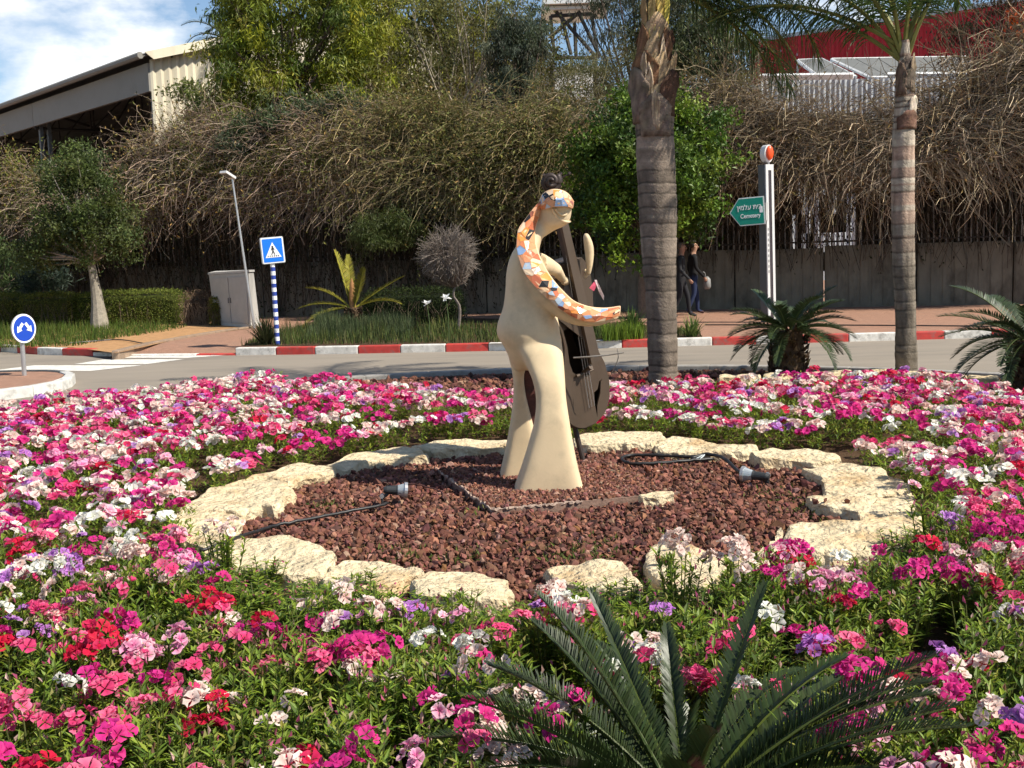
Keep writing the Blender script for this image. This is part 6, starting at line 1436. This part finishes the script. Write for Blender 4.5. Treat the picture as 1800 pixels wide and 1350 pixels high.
# ================================================================== PEOPLE
def person(label, foot, height, face_dir, cols, hair, seed, arm_swing, stride, bag=False):
    s = height / 1.75; foot = np.asarray(foot, float)
    t = thing('person', label, 'person', foot)
    J = {}
    sw = stride
    pts = [('pel', 0, 0, .95, .15), ('wai', 0, .01, 1.08, .135), ('che', 0, .01, 1.30, .165), ('nec0', 0, 0, 1.46, .075), ('nec', 0, .02, 1.52, .058), ('hd0', 0, .045, 1.60, .080), ('hd1', 0, .04, 1.68, .092), ('hd2', 0, .025, 1.74, .06),
           ('hL', -.10, 0, .90, .095), ('kL', -.105, .04 + sw * .5, .50, .064), ('aL', -.105, sw - .02, .09, .045), ('tL', -.115, sw + .14, .035, .036),
           ('hR', .10, 0, .90, .095), ('kR', .105, .04 - sw * .3, .50, .064), ('aR', .105, -sw - .02, .09, .045), ('tR', .115, -sw + .13, .035, .036),
           ('sL', -.19, 0, 1.40, .066), ('eL', -.24, -arm_swing * .5, 1.13, .048), ('wL', -.22, .10 - arm_swing * .6, .90, .034), ('pL', -.21, .13 - arm_swing * .7, .82, .032),
           ('sR', .19, 0, 1.40, .066), ('eR', .24, arm_swing * .4 - .03, 1.13, .048), ('wR', .22, .14 + arm_swing * .7, .92, .034), ('pR', .20, .18 + arm_swing * .8, .85, .032)]
    E = [('pel', 'wai'), ('wai', 'che'), ('che', 'nec0'), ('nec0', 'nec'), ('nec', 'hd0'), ('hd0', 'hd1'), ('hd1', 'hd2'), ('pel', 'hL'), ('hL', 'kL'), ('kL', 'aL'), ('aL', 'tL'), ('pel', 'hR'), ('hR', 'kR'), ('kR', 'aR'), ('aR', 'tR'), ('che', 'sL'), ('sL', 'eL'), ('eL', 'wL'), ('wL', 'pL'), ('che', 'sR'), ('sR', 'eR'), ('eR', 'wR'), ('wR', 'pR')]
    for side, wn_, pn in (('L', 'wL', 'pL'), ('R', 'wR', 'pR')):           # five fingers
        px_, py_, pz_ = [p[1:4] for p in pts if p[0] == pn][0]; sg = -1 if side == 'L' else 1
        for f in range(5):
            dx, dz, dy = (0, -.02, .045) if f == 4 else ((f - 1.5) * .0, -.075 + .008 * abs(f - 1.4), (f - 1.5) * .019)
            pts.append(('f%s%d' % (side, f), px_ - sg * .004, py_ + dy, pz_ + dz * .55, .0095)); pts.append(('g%s%d' % (side, f), px_ - sg * .018, py_ + dy * 1.15, pz_ + dz, .008)); E += [(pn, 'f%s%d' % (side, f)), ('f%s%d' % (side, f), 'g%s%d' % (side, f))]
    names = {p[0]: i for i, p in enumerate(pts)}
    me = bpy.data.meshes.new('b'); me.from_pydata([(p[1] * s, p[2] * s, p[3] * s) for p in pts], [(names[a], names[b]) for a, b in E], [])
    o = bpy.data.objects.new('tmp', me); col.objects.link(o)
    sk = o.modifiers.new('skin', 'SKIN'); sk.use_smooth_shade = True
    for i, p in enumerate(pts): me.skin_vertices[0].data[i].radius = (p[4] * s * (1.0 if p[0] not in ('che', 'wai', 'pel') else 1.05), p[4] * s * (.72 if p[0] in ('che', 'wai', 'pel') else 1.0)); me.skin_vertices[0].data[i].use_root = (p[0] == 'pel')
    sb2 = o.modifiers.new('sub', 'SUBSURF'); sb2.levels = 2; sb2.render_levels = 2
    res = bpy.data.meshes.new_from_object(o.evaluated_get(bpy.context.evaluated_depsgraph_get())); bpy.data.objects.remove(o, do_unlink=True)
    V = np.array([v.co[:] for v in res.vertices]) / s
    skin, top, leg, shoe = cols
    C = np.tile(np.array(skin), (len(V), 1))
    C[V[:, 2] < .98] = leg; C[(V[:, 2] >= .94) & (V[:, 2] < 1.47)] = top
    hand = (np.abs(V[:, 0]) > .198) & (V[:, 2] < .90) & (V[:, 2] > .6); C[hand] = skin
    arm = (np.abs(V[:, 0]) > .165) & (V[:, 2] >= .90) & (V[:, 2] < 1.3); C[arm] = top
    C[V[:, 2] < .075] = shoe
    a = res.attributes.get('Col') or res.attributes.new('Col', 'FLOAT_COLOR', 'POINT'); a.data.foreach_set('color', np.c_[C, np.ones(len(C))].astype(np.float32).ravel())
    res.materials.clear(); res.materials.append(mat('cloth_and_skin', attr=True, rough=.8, var=.08, scale=20, bump=.1, spec=.2))
    ang = math.atan2(face_dir[1], face_dir[0]) - math.pi / 2
    body = link('body', res, t); t.rotation_euler = (0, 0, ang)
    mb = MB(); bm = bmesh.new(); bmesh.ops.create_uvsphere(bm, u_segments=16, v_segments=10, radius=1.0)
    Vh = np.array([v.co[:] for v in bm.verts]); F3 = [[v.index for v in f.verts] for f in bm.faces]; bm.free()
    Vh = Vh * [.098, .112, .10]; front = (Vh[:, 1] > .03) & (Vh[:, 2] < .045); Vh[front] *= [.6, .45, .8]
    if hair == 'short': Vh = Vh * [1, .98, .92]
    mb.add(Vh * s + np.array([0, .012, 1.70]) * s, [np.array([f for f in F3 if len(f) == k]) for k in (3, 4)], (.02, .016, .013) if hair != 'short' else (.10, .075, .055)); mb.build('hair', mat('hair', attr=True, rough=.7, var=.2, scale=40, bump=.2), t, True)
    mb = MB()
    tube(mb, np.array([[0, .125, 1.66], [0, .142, 1.63], [0, .128, 1.615]]) * s, np.array([.008, .014, .01]) * s, 8, skin); mb.build('nose', MATS['cloth_and_skin'], t, True)
    for sx in (-1, 1):
        mb = MB(); tube(mb, np.array([[sx * .09, .03, 1.655], [sx * .102, .02, 1.645], [sx * .092, .03, 1.615]]) * s, np.array([.01, .014, .008]) * s, 6, skin); mb.build('ear', MATS['cloth_and_skin'], t, True)
        mb = MB(); tube(mb, np.array([[sx * .032 - .012, .118, 1.665], [sx * .032 + .012, .118, 1.665]]) * s, .006 * s, 6, (.02, .015, .012)); mb.build('eye', MATS['cloth_and_skin'], t, True)
    mb = MB(); tube(mb, np.array([[-.025, .121, 1.588], [0, .127, 1.586], [.025, .121, 1.588]]) * s, .005 * s, 6, (.25, .1, .08)); mb.build('mouth', MATS['cloth_and_skin'], t, True)
    return t
p1 = G(1198, 558, .12); p2 = G(1219, 553, .12)
person('person in grey top with short hair, half hidden by the tall palm', p1, 1.56, (.95, -.3), [(.36, .2, .14), (.025, .025, .027), (.02, .02, .023), (.06, .05, .05)], 'short', 1, .12, .20)
person('dark haired person in black jacket and blue jeans walking by the wall', p2, 1.58, (.9, .1), [(.38, .22, .15), (.012, .012, .013), (.022, .032, .075), (.06, .03, .03)], 'long', 2, .10, .16)
bgp = p2 + np.array([.30, -.05, .55]); bg = thing('carrier_bag', 'pale carrier bag held by the person in the black jacket', 'bag', bgp)
mb = MB(); tube(mb, [bgp, bgp + [0, 0, .06], bgp + [0, 0, .22], bgp + [.0, 0, .28]], [.05, .085, .075, .02], 10, (.22, .22, .21)); shift(mb.build('sack', M_attr, bg, True), bgp)
mb = MB(); tube(mb, spline([bgp + [-.03, 0, .27], bgp + [-.05, 0, .36], bgp + [-.09, 0, .38]], 6), .006, 5, (.4, .4, .38)); shift(mb.build('strap', M_attr, bg), bgp)

# ================================================================== FLOWERS
rf = np.random.default_rng(2024)
PAL = {'magenta': [((.54, .016, .165), (.70, .04, .245)), ((.46, .013, .16), (.62, .035, .25))],
       'hot pink': [((.62, .025, .13), (.74, .07, .21)), ((.66, .05, .17), (.78, .20, .32))],
       'crimson': [((.48, .008, .035), (.62, .015, .055)), ((.40, .01, .06), (.55, .02, .09))],
       'pale pink': [((.78, .42, .38), (.84, .66, .58)), ((.76, .50, .44), (.82, .70, .62))],
       'white': [((.74, .74, .56), (.84, .84, .78)), ((.76, .72, .60), (.83, .81, .76))],
       'lilac': [((.36, .12, .46), (.56, .30, .62)), ((.32, .08, .42), (.50, .2, .56))],
       'pink and white': [((.68, .10, .26), (.82, .55, .60)), ((.62, .07, .28), (.80, .42, .55))]}
def blossom_arrays(n, R, axis, pos, ci, co, r, detail=True):
    """n cup shaped blossoms, four broad ruffled petals each"""
    np_ = 4
    axis = nrm(axis); ref = rand_dirs(n, 0, r); a = nrm(np.cross(axis, ref)); b = np.cross(axis, a)
    op = r.uniform(.35, .95, n)                                      # how far the cup has opened
    if detail: rr, aw, zz = np.array([.10, .62, 1.0]), np.array([.35, .62, .74]), np.array([.0, .42, .50])
    else: rr, aw, zz = np.array([.08, 1.0]), np.array([.3, .72]), np.array([.0, .48])
    K = len(rr); A3 = np.linspace(-1, 1, 5) if detail else np.array([-1.0, 0, 1.0]); NA = len(A3)
    ph = (np.arange(np_) * 2 * math.pi / np_)[None, :, None, None] + r.uniform(0, 6.28, n)[:, None, None, None] + (aw[:, None] * A3[None])[None, None] + r.normal(0, .08, (n, np_, 1, 1))
    rad = R[:, None, None, None] * rr[None, None, :, None] * (.72 + .45 * op)[:, None, None, None] * (1 + r.normal(0, .07, (n, np_, K, NA)) * (rr > .5)[None, None, :, None])
    h = R[:, None, None, None] * (zz[None, None, :, None] * (1.6 - 1.1 * op)[:, None, None, None] + (r.normal(0, .09, (n, np_, K, NA)) + .07 * np.cos(A3 * math.pi * 1.5)[None, None, None] * -1) * (rr > .5)[None, None, :, None])
    V = pos[:, None, None, None] + a[:, None, None, None] * (rad * np.cos(ph))[..., None] + b[:, None, None, None] * (rad * np.sin(ph))[..., None] + axis[:, None, None, None] * h[..., None]
    mixf = np.clip((rr - .15) / .8, 0, 1)[None, None, :, None, None]
    C = ci[:, None, None, None] * (1 - mixf) + co[:, None, None, None] * mixf
    C = np.broadcast_to(C, V.shape) * (1 + r.normal(0, .06, (n, np_, 1, 1, 1)))
    idx = np.arange(n * np_ * K * NA).reshape(n, np_, K, NA)
    F = np.stack([idx[:, :, :-1, :-1], idx[:, :, :-1, 1:], idx[:, :, 1:, 1:], idx[:, :, 1:, :-1]], -1).reshape(-1, 4)
    return V.reshape(-1, 3), F, np.clip(C, 0, .95).reshape(-1, 3)
def head_mb(colour, r, nb, spread, R0, detail=True, mb=None, at=np.zeros(3)):
    mb = mb or MB()
    d = rand_dirs(nb, .9, r); d[:, 2] = np.abs(d[:, 2])
    pos = d * spread * np.array([1, 1, .55]) * r.uniform(.6, 1.1, (nb, 1)) + at
    v = PAL[colour]; k = r.integers(0, len(v), nb)
    ci = np.array([v[i][0] for i in k]); co = np.array([v[i][1] for i in k]); f = 1 + r.normal(0, .10, (nb, 1)); 
    mb.add(*blossom_arrays(nb, R0 * r.uniform(.8, 1.15, nb), d + r.normal(0, .25, (nb, 3)) + [0, 0, .35], pos, ci * f, co * f, r, detail))
    return mb
LG = [(.21, .295, .03), (.16, .24, .028), (.27, .34, .04), (.10, .17, .024), (.30, .31, .06)]
def foliage_mb(r, n_st, n_lf, hgt, rad, mb=None, at=np.zeros(3), stems=True):
    mb = mb or MB()
    a = r.uniform(0, 6.28, n_st); q = rad * np.sqrt(r.random(n_st)); top = np.c_[q * np.cos(a), q * np.sin(a), hgt * r.uniform(.8, 1.1, n_st)]; bot = top * [.35, .35, 0]
    if stems: tubes(mb, np.stack([bot, bot * .4 + top * .6 - [0, 0, .02], top], 1) + at, np.array([[.0035, .003, .002]]), 3, (.12, .14, .04))
    k = r.integers(0, n_st, n_lf); f = r.uniform(.12, 1.0, n_lf)[:, None]
    p = bot[k] + (top - bot)[k] * f; aa = r.uniform(0, 6.28, n_lf); d = np.c_[np.cos(aa), np.sin(aa), r.uniform(.1, 1.1, n_lf)]
    leaves(mb, p + at, d, np.c_[-np.cos(aa) * .6, -np.sin(aa) * .6, np.ones(n_lf)], r.uniform(.03, .06, n_lf), r.uniform(.009, .016, n_lf), pick_cols(LG, [4, 4, 2, 3, 1], n_lf, .2, .04, r), .2)
    return mb
def buds(mb, r):
    n = 9; a = r.uniform(0, 6.28, n); q = .11 * np.sqrt(r.random(n))
    leaves(mb, np.c_[q * np.cos(a), q * np.sin(a), r.uniform(.22, .31, n)], np.c_[r.normal(0, .4, (n, 2)), np.ones(n)], rand_dirs(n, 0, r), r.uniform(.022, .035, n), .012, pick_cols([(.55, .12, .22), (.6, .4, .35), (.3, .28, .08), (.35, .2, .12)], [3, 2, 2, 1], n, .15, .03, r), .6); return mb
FOL = [buds(foliage_mb(np.random.default_rng(600 + i), 13, 380, .26 + .025 * (i % 3), .12), np.random.default_rng(640 + i)).mesh('foliage', M_leaf) for i in range(9)]
HEAD = {c: [head_mb(c, np.random.default_rng(700 + 13 * i + j), 5 + 2 * i, .042 + .010 * i, .0235).mesh('flower_head', M_petal, True) for i in range(4)] for j, c in enumerate(PAL)}
CN = list(PAL)
# outline of the planted area
back = [(-330, 735), (-150, 718), (0, 706), (150, 692), (300, 677), (400, 664), (470, 658), (560, 668), (720, 682), (900, 688), (1090, 676), (1240, 672), (1350, 662), (1450, 655), (1560, 653), (1640, 657), (1720, 669), (1800, 690), (2000, 700)]
bp_ = np.array([G(x, y, .315)[:2] for x, y in back])
bedpoly = np.vstack([bp_, [[7.2, 7.0], [6.6, 3.5], [4.5, 1.9], [-4.5, 1.9], [-6.6, 3.5], [-7.2, 7.0]]])
SPC = .165
gx, gy = np.meshgrid(np.arange(-7.5, 7.5, SPC), np.arange(1.9, 14.2, SPC))
pl = np.c_[gx.ravel(), gy.ravel()] + rf.uniform(-.075, .075, (gx.size, 2))
ring_o = ring_c + (ring_g - ring_c) * 1.0
RPX = np.array(RING, float); RPX = RPX.mean(0) + (RPX - RPX.mean(0)) * .985
pl = pl[in_poly(pl, bedpoly) & ~in_poly(pl, ring_o)]
pr3 = proj(np.c_[pl, np.full(len(pl), .2)])
mrg = 900.0 / pr3[:, 2] * 1.1
pl = pl[(pr3[:, 0] > -mrg) & (pr3[:, 0] < 1800 + mrg) & (pr3[:, 1] < 1900)]
def far_from(p, c, d): return np.linalg.norm(p - np.asarray(c)[:2], axis=1) > d
keep = far_from(pl, fc, .36) & far_from(pl, mc, .28) & far_from(pl, rc, .28) & far_from(pl, G(1166, 680, .03), .25) & far_from(pl, G(1593, 668, .03), .22)
# bare patches
bare = vnoise(np.c_[pl * 1.1, pl[:, :1] * 0 + 3], 9) > .62
gapR = in_poly(pl, [G(x, y, .05)[:2] for x, y in [(1600, 1150), (1700, 1130), (1720, 1240), (1600, 1300), (1560, 1220)]])
pl = pl[keep & ~(bare & (rf.random(len(pl)) < .75)) & ~gapR]
# drifts of colour
def colour_of(p):
    n1_ = vnoise(np.array([[p[0] * 1.9, p[1] * 1.9, 0]]), 40)[0]; n2_ = vnoise(np.array([[p[0] * 2.3, p[1] * 2.3, 5]]), 41)[0]
    w = np.array([.30 + .30 * max(0, n1_), .23 + .25 * max(0, -n1_), .06, .17 + .25 * max(0, n2_), .08 + .2 * max(0, -n2_), .045, .09])
    if p[1] > 6.5: w[3] += .08; w[4] += .09; w[6] += .03
    if p[1] > 10.2 and p[0] > .8: w[2] += .28; w[5] += .06
    return CN[rf.choice(7, p=w / w.sum())]
cov = in_poly(proj(np.c_[pl, np.full(len(pl), .31)])[:, :2], RPX) & (pl[:, 1] < ring_c[1]) & (rf.random(len(pl)) > .07)
nearring = in_poly(pl, ring_c + (ring_g - ring_c) * 1.16)
cols_pl = [colour_of(p) for p in pl]
pr3 = proj(np.c_[pl, np.full(len(pl), .25)])
inview = (pr3[:, 0] > 0) & (pr3[:, 0] < 1800) & (pr3[:, 1] < 1400)
order = np.argsort(np.where(inview, pr3[:, 2], 99)); near = set(order[:300].tolist())
def zone(x, y):
    a = 'far left of the front cycad' if x < 300 else ('left of the front cycad' if x < 620 else ('just left of the front cycad' if x < 900 else ('behind the front cycad' if x < 1350 else ('right of the front cycad' if x < 1600 else 'at the right edge'))))
    b = 'at the bottom of the photo' if y > 1200 else ('in the middle rows' if y > 1060 else 'near the front slabs')
    return a + ' ' + b
stuffL, stuffF = MB(), MB()
for i, p in enumerate(pl):
    c = cols_pl[i]; dens = rf.random()
    fr_ = np.clip((p[1] - 3.2) / 4.0, 0, 1); nh = 0 if dens < .40 - .28 * fr_ else (rf.integers(1, 4) if rf.random() > fr_ else rf.integers(2, 5))
    hgt = rf.uniform(.85, 1.12)
    if p[1] > ring_c[1] and nearring[i]: hgt *= .68
    if cov[i]: nh = 0; hgt = rf.uniform(.32, .5)
    if i in near:
        z_ = zone(pr3[i, 0], pr3[i, 1]); lab = ('%s flowering plant %s' % (c, z_)).replace('the front cycad at the bottom of the photo', 'the cycad at the photo bottom') if nh else 'leafy plant without flowers %s' % z_
        t = thing('flowering_plant', lab, 'plant', (p[0], p[1], .03), ('%s flowering plants %s' % (c, z_)) if nh else 'leafy plants without flowers %s' % z_)
        t.rotation_euler = (0, 0, rf.uniform(0, 6.28)); t.scale = (1, 1, hgt)
        o = link('foliage', FOL[rf.integers(len(FOL))], t)
        for k in range(nh):
            a = k * 6.28 / nh + rf.uniform(-.6, .6); q = rf.uniform(.02, .095)
            cc = c if rf.random() < .85 else CN[rf.integers(7)]
            o = link('flower_head', HEAD[cc][rf.integers(4)], t); o.location = (q * math.cos(a), q * math.sin(a), .25 + rf.uniform(0, .075)); s_ = rf.uniform(.8, 1.1); o.scale = (s_, s_, s_)
            o.rotation_euler = (rf.normal(0, .2) - .15, rf.normal(0, .2), rf.uniform(0, 6.28))
    else:
        far = p[1] > 5.2; at = np.array([p[0], p[1], .03])
        foliage_mb(rf, 8, 88 if far else 150, .27 * hgt, .12, stuffL, at, not far)
        for k in range(nh + (1 if nh and far else 0)):
            a = rf.uniform(0, 6.28); q = rf.uniform(.0, .11); cc = c if rf.random() < .8 else CN[rf.integers(7)]
            head_mb(cc, rf, rf.integers(3, 7) if far else rf.integers(5, 10), .050, .027, not far, stuffF, at + [q * math.cos(a), q * math.sin(a), (.24 + rf.uniform(0, .07)) * hgt])
sf_ = tag(stuffF.build('massed_blossoms', M_petal, None, True), 'pink, white, magenta and lilac blossoms massed round the stone ring', None, None, 'stuff')
tag(stuffL.build('flower_foliage', M_leaf), 'fine green foliage under the massed blossoms', None, None, 'stuff')
# fallen petals and straw litter
n = 700; p = rf.uniform([-4, 2.3], [4, 6], (n, 2)); p = p[in_poly(p, bedpoly) & ~in_poly(p, ring_o)]; n = len(p)
mb = MB(); leaves(mb, np.c_[p, np.full(n, .04)], rand_dirs(n, .1, rf), rand_dirs(n, 3, rf), rf.uniform(.02, .06, n), .012, pick_cols([(.3, .22, .12), (.16, .11, .06), (.5, .2, .3)], [4, 3, 1], n))
tag(mb.build('leaf_litter', M_leafdull), 'dry leaf litter on the soil of the flower bed', None, None, 'stuff')
